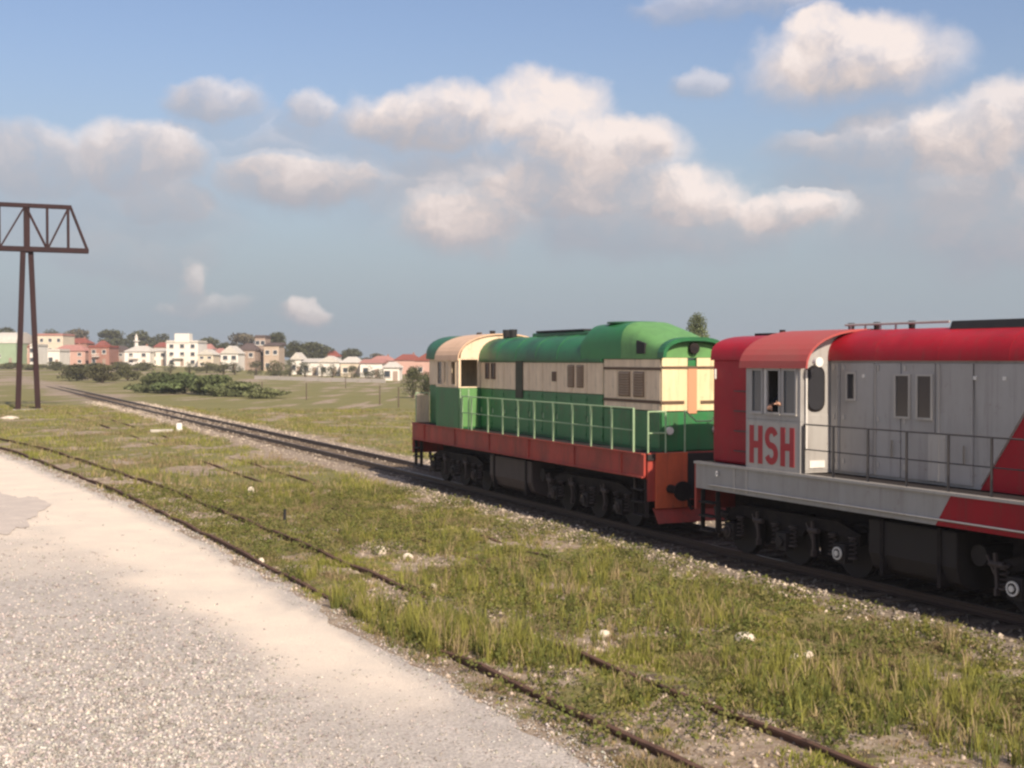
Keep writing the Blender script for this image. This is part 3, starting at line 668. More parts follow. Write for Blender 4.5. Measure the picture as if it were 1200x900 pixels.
for s in (-1, 1):
    MB().prism_y([(13.95, 4.08), (14.35, 4.08), (14.35, 4.32), (13.95, 4.40)], min(s * .80, s * .865), max(s * .80, s * .865)).build('side_lamp_recess', 'soot', G, .01)
# sunlit end face
xe = 15.0
MB().box(xe, xe + .03, -HW, HW, 1.86, 2.74).build('end_panel', 'green', G, .01)
for ya, yb in ((-HW, -.125), (.125, HW)): MB().box(xe, xe + .035, ya, yb, 2.765, 3.98).build('end_panel', 'ecream', G, .01, label='cream end panel lit by the sun')
MB().box(xe, xe + .05, -.12, .12, 2.70, 3.76).build('end_door_strip', mat('salmon_paint', (.62, .30, .17), .5, .3, .3, (.45, .25, .15), 3), G, .008)
for ya, yb in ((-HW, -.22), (.22, HW)): MB().box(xe + .035, xe + .055, ya, yb, 2.93, 3.0).build('trim_strip', 'brown', G)
MB().box(xe + .035, xe + .06, -HW, HW, 3.74, 3.79).build('trim_strip', 'brown', G)
MB().prism_x([(-HW, 3.985)] + arch(HW, 4.0, 4.33, 16, 2.6) + [(HW, 3.985)], xe, xe + .04).build('end_arch_panel', 'lit_green', G)  # lighter green paints in the sun on this face
o_ = arch(.88, 3.98, 4.46, 16, 2.6); i_ = arch(.80, 3.98, 4.37, 16, 2.6); b = MB()
for a, c, a2, c2 in zip(o_[:-1], i_[:-1], o_[1:], i_[1:]): b.loft([[(x, *a), (x, *c), (x, *c2), (x, *a2)] for x in (xe - .05, xe + .22)])
b.build('end_visor', 'rgreen', G)
MB().disc((xe + .09, 0, 4.20), .13, (1, 0, 0), .12, 20).build('headlight', 'dark', G, .01)
for s in (-1, 1): MB().disc((xe + .07, s * .62, 2.32), .09, (1, 0, 0), .08, 16).build('marker_lamp', 'white', G, .01)
# short hood behind the cab
MB().box(.28, 2.25, -.98, .98, 1.835, 3.10).build('short_hood', 'green', G, .02)
MB().box(.26, 2.25, -.99, .99, 3.11, 3.96).build('short_hood_upper', 'cream', G, .02)
b = MB(); rr_ = []
for x, q in ((-.04, .80), (.10, .95), (.4, 1.), (2.30, 1.)): rr_.append([(x, y, z) for y, z in [(-1.10 * q, 3.95)] + arch(1.10 * q, 4.02, 4.02 + .70 * q, 16, 2.6) + [(1.10 * q, 3.95)]])
b.loft(rr_).build('short_hood_roof', 'rgreen', G, 0, True)
# cab
CX0, CX1 = 2.26, 4.22
def cab(root, x0, x1, lower, upper, roofm, zb, zt, ztop, openings, glassed, endm, end_low, end_open, zsplit, ov=-.16):
    for s in (-1, 1):
        y0, y1 = (s * 1.46, s * 1.5)
        MB().box(x0, x1, min(y0, y1) , max(y0, y1) + (0), 1.855, zsplit).build('cab_side_lower', lower, root)
        b = MB(); grid_wall(b, [x0, x1], [zsplit + .005, zt], [(a, c, zb, zt - .08) for a, c in openings], y0, y1, 'y'); w = b.build('cab_side', upper, root)
        for k, (a, c) in enumerate(openings):
            b = MB(); rings_box(b, a - .02, c + .02, zb - .02, zt - .06, .045, y1, y1 + s * .018, 'y'); f = b.build('window_frame', upper, root)
            if k in glassed or s == 1: MB().box(a + .002, c - .002, (y0 + y1) / 2 - .004, (y0 + y1) / 2 + .004, zb + .002, zt - .082).build('pane', 'glass', f)
    for xw, d in ((x0, -1), (x1, 1)):
        b = MB(); opens = [(s_ * q[0] if s_ > 0 else -q[1], q[1] if s_ > 0 else -q[0], q[2], q[3]) for q in end_open for s_ in (-1, 1)]
        grid_wall(b, [-1.455, 1.455], [zsplit + .003, zt], opens, xw, xw - d * .04, 'x'); b.build('cab_end_wall', endm, root)
        b = MB(); b.box(min(xw, xw - d * .04), max(xw, xw - d * .04), -1.455, 1.455, 1.855, zsplit - .002); b.build('cab_end_lower', end_low, root)
        MB().prism_x([(-1.44, zt + .003)] + arch(1.44, zt + .01, ztop - .05, 18, 2.2) + [(1.44, zt + .003)], min(xw, xw - d * .04), max(xw, xw - d * .04)).build('cab_gable', endm, root)
    o1 = arch(1.56, zt - .06, ztop, 20, 2.2); i1 = arch(1.52, zt - .06, ztop - .04, 20, 2.2); b = MB()
    for a, c, a2, c2 in zip(o1[:-1], i1[:-1], o1[1:], i1[1:]): b.loft([[(x, *a), (x, *c), (x, *c2), (x, *a2)] for x in (x0 + ov, x1 + (.22 if ov < 0 else .06))], True)
    b.build('cab_roof', roofm, root, 0, True)
    MB().box(x0 + .05, x1 - .05, -1.44, 1.44, 1.84, 1.88).build('cab_floor', 'seat', root)
    MB().box(x0 + .5, x1 - .5, -.3, .55, 1.88, 2.75).build('control_desk', 'seat', root, .03)
cab(G, CX0, CX1, 'green', 'ecream' if 0 else 'cream', 'croof', 3.16, 3.98, 4.74, [(2.42, 2.82), (2.98, 3.42), (3.58, 3.98)], (0,), 'cream', 'green', [(.88, 1.43, 3.12, 3.94)], 3.08, .02)
for s in (-1, 1):
    a, c = sorted((s * .88, s * 1.42))
    MB().box(CX1, CX1 + .03, a, c, 1.90, 3.06).build('cab_door', 'lit_green', G, .01, label='green cab door facing the walkway, lightened as if sunlit')  # door colour lightened to carry the sunlight
# railings
railing(G, [4.40, 5.15, 6.4, 7.45, 8.5, 9.55, 10.7, 11.8, 12.8, 13.85, 14.9], -1.46, 'post', 2.84, .026)
railing(G, [4.40, 5.15, 6.4, 7.45, 8.5, 9.55, 10.7, 11.8, 12.8, 13.85, 14.9], 1.46, 'post', 2.84, .026)
for x in (4.28, 4.95):
    MB().tube((x, -1.47, 1.85), (x, -1.47, 3.06), .022, 8).build('grab_pole', 'post', G)
for y in (-1.40, -.95, .95, 1.40): MB().tube((.10, y, 1.86), (.10, y, 2.85), .02, 8).build('end_rail_post', 'post', G)
for ya, yb in ((-1.4, -.95), (.95, 1.4)): 
    for z in (2.35, 2.83): MB().tube((.10, ya, z), (.10, yb, z), .018, 8).build('end_rail', 'post', G)
    for z in (2.30, 2.78): MB().tube((LG - .08, ya, z), (LG - .08, yb, z), .018, 8).build('end_rail', 'post', G)
for y in (-1.40, -.95, -.45, .45, .95, 1.40): MB().tube((LG - .08, y, 1.86), (LG - .08, y, 2.8), .02, 8).build('end_rail_post', 'post', G)
for y in (-1.18, 1.18): MB().box(.16, .19, y - .22, y + .22, 1.86, 2.75).build('end_panel', 'cream', G)
MB().path([(LG - .08, -.45, 2.8), (LG - .0, -.2, 2.55), (LG, .2, 2.55), (LG - .08, .45, 2.8)], .018, 8).build('end_rail', 'post', G)
# roof gear
for x in (4.75, 5.25): MB().tube((x, -.15, 4.5), (x, -.15, 4.84), .10, 14, .12).build('exhaust_stack', 'soot', G)
MB().box(6.6, 10.5, -.16, .30, 4.56, 4.70).build('roof_ridge_duct', 'rgreen', G, .04)
MB().box(6.9, 9.9, -.18, .10, 4.701, 4.76).build('duct_cover', 'soot', G, .02)
MB().tube((2.6, .3, 4.7), (2.6, .3, 4.86), .07, 12, .10).build('roof_vent', 'soot', G)
MB().path([(1.2, .35, 4.55), (1.2, .35, 4.80), (1.55, .35, 4.80)], .03, 8).build('horn', 'brown', G)

# ---------------- red and grey locomotive
RR = empty('diesel_locomotive', 'red and silver grey locomotive lettered HSH on its cab side, nearest the camera', 'locomotive', (RL[0], RL[1], 0), -(R(90) - R(RTH)))
LR = 13.9
MT['darkr'] = MT['dark']
loco_common(RR, LR, 'grey', (2.45, 9.72), 1.66, (4.93, 6.95), 'dark2') if 0 else None
MT['dark2'] = MT['dark']
loco_common(RR, LR, 'grey', (2.44, 9.72), 1.66, (4.93, 6.95), 'dark2')
for s in (-1, 1):
    y0, y1 = sorted((s * 1.44, s * 1.5))
    b = MB().prism_y([(.02, 1.30), (6.72, 1.30), (7.04, 1.80), (.02, 1.80)], y0, y1).build('frame_beam', 'grey', RR)
    MB().prism_y([(6.725, 1.30), (LR - .02, 1.30), (LR - .02, 1.80), (7.045, 1.80)], y0, y1).build('frame_beam', 'red', RR, label='red section of the side beam')
    a_, c_ = sorted((s * 1.42, s * 1.545)); MB().box(0, LR, a_, c_, 1.803, 1.852).build('frame_flange', 'lgrey', RR)
    MB().tube((.5, s * 1.53, 1.40), (LR - .5, s * 1.53, 1.40), .018, 8).build('conduit', 'grey', RR)
    for x in (1.35, 1.75): MB().box(x - .03, x + .03, min(s * 1.5, s * 1.515), max(s * 1.5, s * 1.515), 1.34, 1.79).build('frame_rib', 'lgrey', RR)
MB().box(-.04, .02, -1.5, 1.5, .85, 1.80).build('buffer_beam', 'redbrown', RR, .01); MB().box(LR - .02, LR + .06, -1.5, 1.5, .85, 1.80).build('buffer_beam', 'red', RR, .01)
buffers(RR, -.04, -1, 'dark'); buffers(RR, LR + .06, 1, 'dark'); coupler(RR, -.04, -1); coupler(RR, LR + .06, 1); steps(RR, .42, 'darkg'); steps(RR, LR - .4, 'darkg')
# short hood, dark red
MB().box(.14, 1.70, -1.17, 1.17, 1.835, 3.96).build('short_hood', 'red', RR, .05)
MB().prism_x([(-1.2, 3.93)] + arch(1.2, 3.98, 4.44, 16, 2.8) + [(1.2, 3.93)], .10, 1.70).build('short_hood_roof', 'red', RR, 0, True)
MB().tube((.30, -1.22, 3.55), (.30, -1.22, 3.75), .02, 8).build('grab_handle', 'white', RR)
for z in (2.1, 2.5, 2.9, 3.3): MB().box(.9, 1.3, -1.2, -1.17, z, z + .02).build('ladder_rung', 'rail_dark', RR)
# cab
RX0, RX1 = 1.72, 3.36
cab(RR, RX0, RX1, 'grey', 'grey', 'dred', 2.93, 3.84, 4.52, [(1.90, 2.24), (2.38, 2.76), (2.86, 3.24)], (0, 2), 'grey', 'grey', [], 2.80)
for k, (a, c) in enumerate(((1.90, 2.24), (2.38, 2.76), (2.86, 3.24))): MB().box(a - .03, c + .03, -1.535, -1.50, 2.905, 2.93).build('window_sill', 'lgrey', RR)
MB().box(2.335, 2.365, -1.53, -1.501, 2.93, 3.76).build('window_pillar', 'white', RR)
for s in (-1, 1):     # round cornered window in the walkway side wall of the cab and the cab door below it
    pr = rrect(min(s * .98, s * 1.34), max(s * .98, s * 1.34), 3.02, 3.80, .16)
    MB().prism_x(pr, RX1 + .012, RX1 + .030).build('door_window', 'dglass', RR)
    pr2 = rrect(min(s * .94, s * 1.38), max(s * .94, s * 1.38), 2.98, 3.84, .19); MB().prism_x(pr2, RX1, RX1 + .010).build('window_seal', 'dark', RR)
    a, c = sorted((s * .86, s * 1.43)); MB().box(RX1, RX1 + .008, a, c, 1.90, 2.92).build('cab_door', 'grey', RR, .003)
    MB().box(RX1 + .008, RX1 + .03, *sorted((s * .95, s * 1.30)), 1.95, 2.08).build('kick_plate', 'white', RR)
    MB().tube((RX1 + .05, s * 1.40, 2.3), (RX1 + .05, s * 1.40, 3.75), .018, 8).build('grab_rail', 'white', RR)
# lettering
LM = mat('red_lettering', (.42, .035, .045), .5, .3, .25, (.36, .12, .11), 6)
def ribbon(pts, w, y0, y1):
    mb = MB(); P_ = [Vector((p[0], 0, p[1])) for p in pts]; Ls = []; Rs = []
    for i, p in enumerate(P_):
        d = (P_[min(i + 1, len(P_) - 1)] - P_[max(i - 1, 0)]).normalized(); n_ = Vector((-d.z, 0, d.x)); Ls.append(p + n_ * w / 2); Rs.append(p - n_ * w / 2)
    for i in range(len(P_) - 1): mb.prism_y([(Ls[i].x, Ls[i].z), (Ls[i + 1].x, Ls[i + 1].z), (Rs[i + 1].x, Rs[i + 1].z), (Rs[i].x, Rs[i].z)], y0, y1)
    return mb
def letter(ch, x0, z0, w, h, st, s):
    y0, y1 = sorted((s * 1.501, s * 1.509)); f = (lambda x: x) if s < 0 else (lambda x: x)
    if ch == 'H':
        b = MB(); m2 = st / 2; zc = z0 + h / 2
        b.prism_y([(x0, z0), (x0 + st, z0), (x0 + st, zc - m2), (x0 + w - st, zc - m2), (x0 + w - st, z0), (x0 + w, z0), (x0 + w, z0 + h), (x0 + w - st, z0 + h), (x0 + w - st, zc + m2), (x0 + st, zc + m2), (x0 + st, z0 + h), (x0, z0 + h)], y0, y1)
    else:
        r = (h - st) / 4; rw = (w - st) / 2; cx_ = x0 + w / 2; pts = []
        for k in range(13): a = R(20 + 250 * k / 12); pts.append((cx_ + rw * math.cos(a), z0 + h - st / 2 - r + r * math.sin(a)))
        for k in range(1, 13): a = R(90 - 250 * k / 12); pts.append((cx_ + rw * math.cos(a), z0 + st / 2 + r + r * math.sin(a)))
        b = ribbon(pts, st * .95, y0, y1)
    return b.build('letter', LM, RR)
for s in (-1, 1):
    MB().box(1.78, 3.26, *sorted((s * 1.5, s * 1.5008)), 1.90, 2.76).build('lettering_panel', 'lgrey', RR)
    for k, ch in enumerate('HSH'): letter(ch, 1.84 + k * .475, 1.95, .405, .73, .135, s)
# hood: grey with a slanting red livery field
sl0, sl1 = 6.98, 8.47
MB().prism_y([(RX1 + .0, 1.855), (sl0, 1.855), (sl1, 3.95), (RX1, 3.95)], -.80, .80).build('hood', 'grey', RR)
MB().prism_y([(sl0 + .003, 1.855), (LR - .5, 1.855), (LR - .5, 3.95), (sl1 + .003, 3.95)], -.80, .80).build('hood', 'red', RR, label='red rear section of the hood with a slanting edge')
def slx(z): return sl0 + (sl1 - sl0) * (z - 1.855) / 2.095
for s in (-1, 1):
    ys_ = sorted((s * .80, s * .835)); xsn = [3.40, 3.66, 4.56, 5.22, 6.02, 6.85]
    for i in range(len(xsn)):
        a = xsn[i] + .012; c = (xsn[i + 1] - .012) if i < len(xsn) - 1 else None
        if c: 
            pr = [(a, 1.90), (min(c, slx(1.90) - .03), 1.90), (c, 3.88), (a, 3.88)]
        else: pr = [(a + .15, 1.90 + (0.02)), (slx(1.92) - .02 + 0.02, 1.92), (slx(3.88) - .03, 3.88), (a, 3.88)]
        MB().prism_y(pr, *ys_).build('hood_door', 'grey', RR, .008)
    for i in range(6):
        a = 8.6 + i * .8; z0 = 1.9; 
        MB().box(a, a + .78, *ys_, 1.90, 3.88).build('hood_door', 'red', RR, .008)
    MB().box(5.88, 6.26, *sorted((s * .835, s * .85)), 1.92, 2.70).build('inspection_hatch', 'lgrey', RR, .004)
    win(RR, 3.84, 4.10, 3.20, 3.72, s * .836, 'lgrey', s); win(RR, 5.08, 5.46, 2.93, 3.70, s * .836, 'lgrey', s); win(RR, 5.60, 5.98, 2.93, 3.70, s * .836, 'lgrey', s)
    for x in (3.48, 3.74, 4.64, 5.30):
        for z in (2.05, 2.85, 3.75): MB().box(x, x + .05, *sorted((s * .836, s * .852)), z, z + .09).build('hinge', 'lgrey', RR)
    for i in range(6):
        for z in (2.1, 2.9, 3.7): MB().box(8.62 + i * .8, 8.67 + i * .8, *sorted((s * .836, s * .852)), z, z + .09).build('hinge', 'red', RR)
    for x in (4.45, 5.05, 6.7): MB().tube((x, s * .875, 2.25), (x, s * .875, 2.55), .014, 6).build('handle', 'rail_dark', RR)
    for x in (3.60, 4.60, 6.12): MB().box(x - .012, x + .012, *sorted((s * .835, s * .858)), 1.92, 3.86).build('door_strip', 'lgrey', RR)
    for x in (4.3, 6.9, 7.5): MB().box(x - .03, x + .03, *sorted((s * .835, s * .86)), 3.62, 3.68).build('latch', 'white', RR)
MB().prism_x([(-.87, 3.925)] + arch(.87, 3.98, 4.50, 18, 2.3) + [(.87, 3.925)], RX1 + .0, LR - .45).build('hood_roof', 'red', RR, 0, True)
for x in (4.6, 6.1, 7.6): MB().prism_x([(y * 1.003, z + .003) for y, z in [(-.87, 3.925)] + arch(.87, 3.98, 4.50, 18, 2.3) + [(.87, 3.925)]], x - .015, x + .015).build('roof_seam', 'red', RR)
b = MB(); b.prism_x([(-.42, 4.44), (-.36, 4.60), (.36, 4.60), (.42, 4.44)], 5.9, 12.5); b.build('radiator_grille', 'soot', RR, .02)
b = MB()
for x in (3.1, 3.5, 3.9, 4.3): b.tube((x, -.1, 4.44), (x, -.1, 4.60), .02, 6)
b.path([(2.95, -.1, 4.60), (5.6, -.1, 4.60)], .022, 8); b.build('roof_pipe', 'grey', RR)
for x in (3.0, 3.7, 4.6): MB().tube((x, .0, 4.45), (x, .0, 4.64), .05, 10, .065).build('roof_vent', 'dark', RR)
MB().box(.25, .85, -.2, .2, 4.42, 4.49).build('roof_hatch', 'dark', RR, .01); MB().tube((1.05, -.1, 4.42), (1.05, -.1, 4.55), .06, 10).build('horn', 'dark', RR)
MB().tube((RX1 + .24, -1.36, 3.90), (RX1 + .36, -1.36, 3.90), .07, 12, .09).build('marker_lamp', 'white', RR)
pr = [3.42, 4.22, 5.11, 6.03, 6.95, 7.83, 8.7, 9.6, 10.5, 11.4, 12.3, 13.2]
railing(RR, pr, -1.46, 'rail_dark', 2.76, .022); railing(RR, pr, 1.46, 'rail_dark', 2.76, .022)
MB().tube((.8, -1.53, 1.60), (.8, -1.53, 1.70), .03, 8).build('beam_lamp', 'white', RR); 

# ------------------------------------------------------------ driver leaning at the open cab window
def person_at(root_loc, rz):
    skin_m = mat('skin', (.48, .27, .19), .6, .3, .15, (.40, .2, .14), 20); shirt = mat('dark_work_jacket', (.035, .04, .055), .85, .15, .3, (.06, .06, .07), 12); hair = mat('dark_hair', (.02, .016, .013), .7, .2)
    V_ = [(0, 0, .95), (0, 0, 1.12), (0, -.02, 1.32), (0, -.03, 1.46), (0, -.05, 1.53), (0, -.06, 1.60), (0, -.07, 1.70),
          (-.10, 0, .90), (-.11, -.02, .50), (-.11, .02, .08), (-.11, -.10, .04), (.10, 0, .90), (.11, -.02, .50), (.11, .02, .08), (.11, -.10, .04),
          (-.20, -.02, 1.42), (-.24, -.22, 1.20), (-.10, -.44, 1.14), (-.02, -.47, 1.15), (.20, -.02, 1.42), (.26, -.18, 1.20), (.22, -.40, 1.22), (.21, -.47, 1.25)]
    E_ = [(0, 1), (1, 2), (2, 3), (3, 4), (4, 5), (5, 6), (0, 7), (7, 8), (8, 9), (9, 10), (0, 11), (11, 12), (12, 13), (13, 14), (3, 15), (15, 16), (16, 17), (17, 18), (3, 19), (19, 20), (20, 21), (21, 22)]
    Rr = [.15, .15, .17, .14, .06, .075, .088, .10, .068, .045, .04, .10, .068, .045, .04, .065, .048, .034, .036, .065, .048, .034, .036]
    me = bpy.data.meshes.new('person'); me.from_pydata(V_, E_, []); o = bpy.data.objects.new('person', me); COL.objects.link(o)
    sk = o.modifiers.new('skin', 'SKIN'); sv = me.skin_vertices[0].data
    for i, r_ in enumerate(Rr): sv[i].radius = (r_, r_ * (.75 if i in (0, 1, 2) else 1))
    sv[0].use_root = True
    o.modifiers.new('sub', 'SUBSURF').levels = 2; o.modifiers['sub'].render_levels = 2
    me.materials.append(skin_m); o.location = root_loc; o.rotation_euler = (0, 0, rz)
    tag(o, 'driver in a dark jacket leaning a bare forearm on the open cab window', 'person')
    # jacket over the torso and upper arms
    b = MB()
    def ell(c, rx, ry, n_=16): return [(c[0] + rx * math.cos(2 * math.pi * i / n_), c[1] + ry * math.sin(2 * math.pi * i / n_), c[2]) for i in range(n_)]
    b.loft([ell((0, 0, .88), .19, .15), ell((0, 0, 1.05), .19, .155), ell((0, -.02, 1.25), .22, .165), ell((0, -.02, 1.40), .225, .15), ell((0, -.04, 1.49), .13, .10), ell((0, -.045, 1.52), .075, .075)])
    b.tube((-.20, -.02, 1.42), (-.245, -.20, 1.21), .078, 12, .062); b.tube((.20, -.02, 1.42), (.265, -.18, 1.20), .078, 12, .062); b.build('jacket', shirt, o, 0, True)
    b = MB(); b.tube((-.11, 0, .92), (-.115, -.02, .50), .118, 12, .088); b.tube((-.115, -.02, .50), (-.11, .02, .08), .088, 12, .07); b.tube((.11, 0, .92), (.115, -.02, .50), .118, 12, .088); b.tube((.115, -.02, .50), (.11, .02, .08), .088, 12, .07); b.build('trousers', shirt, o, 0, True)
    b = MB(); rr2 = []
    for z, q in ((1.66, 1.0), (1.70, 1.06), (1.75, 1.0), (1.79, .72), (1.81, .2)): rr2.append(ell((0, -.045, z), .098 * q, .105 * q))
    b.loft(rr2).build('hair', hair, o, 0, True)
    b = MB(); b.tube((0, -.155, 1.67), (0, -.178, 1.635), .010, 8, .017); b.build('nose', skin_m, o)
    for s in (-1, 1):
        MB().disc((s * .034, -.150, 1.675), .012, (0, 1, 0), .012, 10).build('eye', hair, o); MB().disc((s * .094, -.06, 1.66), .028, (1, 0, 0), .016, 10).build('ear', skin_m, o)
    MB().box(-.028, .028, -.158, -.146, 1.592, 1.602).build('mouth', hair, o)
    for (bx, by, bz, dx) in ((-.02, -.47, 1.15, 1), (.21, -.47, 1.25, 0)):
        for k in range(4):
            f = MB(); dxx = (.035 if dx else 0); p = Vector((bx + dxx + .0, by, bz + (.024 - .016 * k) if dx else bz)); 
            if not dx: p.x += -.026 + .017 * k
            dr = Vector((1, -.15, -.12)) if dx else Vector((0, -1, -.1)); l_ = (.030, .036, .034, .026)[k]
            f.tube(p, p + dr * l_, .010, 8, .009); f.tube(p + dr * l_, p + dr * l_ * 1.7 + Vector((0, 0, -.018)), .009, 8, .007); f.build('finger', skin_m, o)
        f = MB(); f.tube((bx, by, bz + .01), (bx + .03, by - .03, bz + .035), .011, 8, .008); f.build('thumb', skin_m, o)
pp = along(RL, RTH, 2.56); nx_, ny_ = math.cos(R(RTH)), math.sin(R(RTH))
person_at((pp[0] - nx_ * 1.10, pp[1] - ny_ * 1.10, 1.88), -(R(90) - R(RTH)))

# ------------------------------------------------------------ rusty lattice gantry
def gxy(px, D): r = ray(px, 421); return ((px - 600) / F * D, D)
gx, gy = gxy(32.5, 106); gth = R(24)
ga = empty('steel_gantry', 'rusty brown steel lattice gantry on splayed legs beside the tracks at the left', 'gantry', (gx, gy, hz(gx, gy)), gth)
gb = hz(gx, gy); zb, zt = 13.05 - gb, 16.65 - gb
# local x = across the tracks, local y = along them
def leg(x):
    for s in (-1, 1):
        b = MB(); f0 = Vector((x + s * .80, s * .25, -.2)); f1 = Vector((x + s * .30, s * .12, zb)); 
        for w in (-.13, .13): b.bar(f0 + Vector((0, w, 0)), f1 + Vector((0, w * .8, 0)), .12, .42)
        for k in range(12):
            p = f0.lerp(f1, (k + .5) / 12); b.bar(p + Vector((0, -.13, -.2)), p + Vector((0, .13, .2)), .05, .03)
        b.build('leg', 'grust', ga)
    b = MB(); b.box(x - .24, x + .24, -.17, .17, zb - .3, zt + .05); b.build('leg_head', 'grust', ga)
    MB().box(x - 1.2, x + 1.2, -.6, .6, -.4, .06).build('footing', mat('old_concrete', (.33, .30, .26), .9, .1, .5), ga, .03)
leg(0); leg(-15.5)
for y in (-.28, .28):
    MB().bar((-19.5, y, zt), (3.5, y, zt), .16, .30).build('top_chord', 'grust', ga); MB().bar((-21, y, zb), (4.85, y, zb), .18, .40).build('bottom_chord', 'grust', ga)
    MB().bar((3.45, y, zt), (4.8, y, zb), .10, .16).build('end_post', 'grust', ga)
    vs_ = [-17.3, -13.2, -11, -9, -6.8, -4.6, -2.1, 1.6, 3.25]
    for x in vs_: MB().bar((x, y, zb), (x, y, zt), .09, .17).build('vertical_strut', 'grust', ga)
    ns = [-19.5, -17.3, -15.5, -13.2, -11, -9, -6.8, -4.6, -2.1, -.1, 1.6, 3.3]
    for i in range(len(ns) - 1):
        a, c = ns[i], ns[i + 1]; up = i % 2 == 0
        MB().bar((a, y, zb if up else zt), (c, y, zt if up else zb), .09, .14).build('diagonal_strut', 'grust', ga)
for x in range(-19, 5, 2): MB().bar((x, -.28, zb), (x, .28, zb), .06).build('cross_tie', 'grust', ga)

# ------------------------------------------------------------ grass
def blades(name, x, y, h, w, nb, col, spread, lean, m, seg=2):
    n = len(x); z = height(x, y); N_ = n * nb; rep = lambda a: np.repeat(a, nb)
    a = rng.uniform(0, 6.28, N_); rr = np.sqrt(rng.uniform(0, 1, N_)) * rep(spread); bx = rep(x) + rr * np.cos(a * 3.1); by = rep(y) + rr * np.sin(a * 3.1); bz = rep(z) - .01
    hh = rep(h) * rng.uniform(.45, 1.15, N_); ww = rep(w) * rng.uniform(.6, 1.3, N_); ln = hh * rng.uniform(.1, 1, N_) * lean; dx, dy = np.cos(a), np.sin(a); c_ = rng.uniform(0, 6.28, N_); sx_, sy_ = np.cos(c_) * ww / 2, np.sin(c_) * ww / 2
    cc = np.repeat(col, nb, 0) * rng.uniform(.7, 1.3, (N_, 1))
    P0_ = np.stack([bx - sx_, by - sy_, bz], 1); P1 = np.stack([bx + sx_, by + sy_, bz], 1)
    mx, my, mz = bx + dx * ln * .35, by + dy * ln * .35, bz + hh * .6
    P2 = np.stack([mx - sx_ * .8, my - sy_ * .8, mz], 1); P3 = np.stack([mx + sx_ * .8, my + sy_ * .8, mz], 1); P4 = np.stack([bx + dx * ln, by + dy * ln, bz + hh], 1)
    if seg == 2:
        v = np.stack([P0_, P1, P2, P3, P4], 1).reshape(-1, 3); k = (np.arange(N_) * 5)[:, None]; f = np.concatenate([k + [0, 1, 3], k + [0, 3, 2], k + [2, 3, 4]], 0); q = 5
    else:
        v = np.stack([P0_, P1, P4], 1).reshape(-1, 3); k = (np.arange(N_) * 3)[:, None]; f = k + [0, 1, 2]; q = 3
    return np_mesh(name, v, f, m, np.repeat(cc, q, 0))
gm = bpy.data.materials.new('grass_blade'); gm.use_nodes = True; t = gm.node_tree; b = t.nodes['Principled BSDF']; b.inputs['Roughness'].default_value = .8; b.inputs['Specular IOR Level'].default_value = .12
a = t.nodes.new('ShaderNodeAttribute'); a.attribute_name = 'Col'; t.links.new(a.outputs['Color'], b.inputs['Base Color'])
tr = t.nodes.new('ShaderNodeBsdfTranslucent'); t.links.new(a.outputs['Color'], tr.inputs[0]); mx_ = t.nodes.new('ShaderNodeMixShader'); mx_.inputs[0].default_value = .3
t.links.new(b.outputs[0], mx_.inputs[1]); t.links.new(tr.outputs[0], mx_.inputs[2]); t.links.new(mx_.outputs[0], t.nodes['Material Output'].inputs[0])
GREEN = np.array([.150, .168, .048]); OLIVE = np.array([.235, .215, .080]); STRAW = np.array([.42, .325, .185]); YEL = np.array([.32, .32, .06]); PINK = np.array([.34, .235, .16])
def gcol(x, y):
    n1 = fnoise(x * .35, y * .35, 61)[:, None]; n2 = rng.uniform(0, 1, (len(x), 1)); n3 = fnoise(x * .8, y * .8, 67)[:, None]
    c = GREEN * (1 - n1) + OLIVE * n1; c = np.where(n3 > .54, c * .45 + YEL * .55, c); c = np.where(n2 > .78, STRAW, c); return np.where((n3 < .40) & (n2 > .30), PINK * .6 + OLIVE * .4, c)
def zone(x, y): 
    de = sdist(x, y, edge); dm = sdist(x, y, main); dn = np.abs(sdist(x, y, near)); return de, dm, dn
n = 300000; x = rng.uniform(-20, 13, n); y = 11.5 + 30 * rng.uniform(0, 1, n) ** 1.3
k_ = infront(x, y, .42); x, y = x[k_], y[k_]; de, dm, dn = zone(x, y); dk = dirtmask(x, y); clump = fnoise(x * 1.4, y * 1.4, 71)
nearrail = np.exp(-((dn - .75) / .06) ** 2)
k_ = (de > .1) & (dm < -2.0) & (rng.uniform(0, 1, len(x)) < (1 - .88 * dk) * (.34 + .8 * ss(clump, .36, .6)) * (1 - .0 * nearrail)); x, y, clump, dk = x[k_], y[k_], clump[k_], dk[k_]
h = .05 + .09 * ss(clump, .40, .75) * rng.uniform(.5, 1.3, len(x)); col = gcol(x, y)
o = blades('grass', x, y, h, .015 + .0 * h, 6, col, .05 + .04 * h, .9, gm); tag(o, 'short olive and straw-coloured grass between the sidings', None, None, 'stuff')
print('near grass', len(x))
# middle distance: coarser
n = 130000; x = rng.uniform(-75, 20, n); y = 40 + 75 * rng.uniform(0, 1, n) ** 1.2; k_ = infront(x, y, .44); x, y = x[k_], y[k_]; de, dm, dn = zone(x, y); clump = fnoise(x * .6, y * .6, 73); dk = dirtmask(x, y)
k_ = (de > .4) & (np.abs(dm) > 2.4) & (rng.uniform(0, 1, len(x)) < (1 - .85 * dk) * (.35 + ss(clump, .35, .6)) * .7); x, y, clump = x[k_], y[k_], clump[k_]
o = blades('meadow_grass', x, y, .10 + .16 * ss(clump, .4, .7), .035 + 0 * x, 5, gcol(x, y) * 1.05, .22 + 0 * x, .8, gm, 1); tag(o, 'rough grass of the field further off beyond the sidings', None, None, 'stuff')
print('mid grass', len(x))
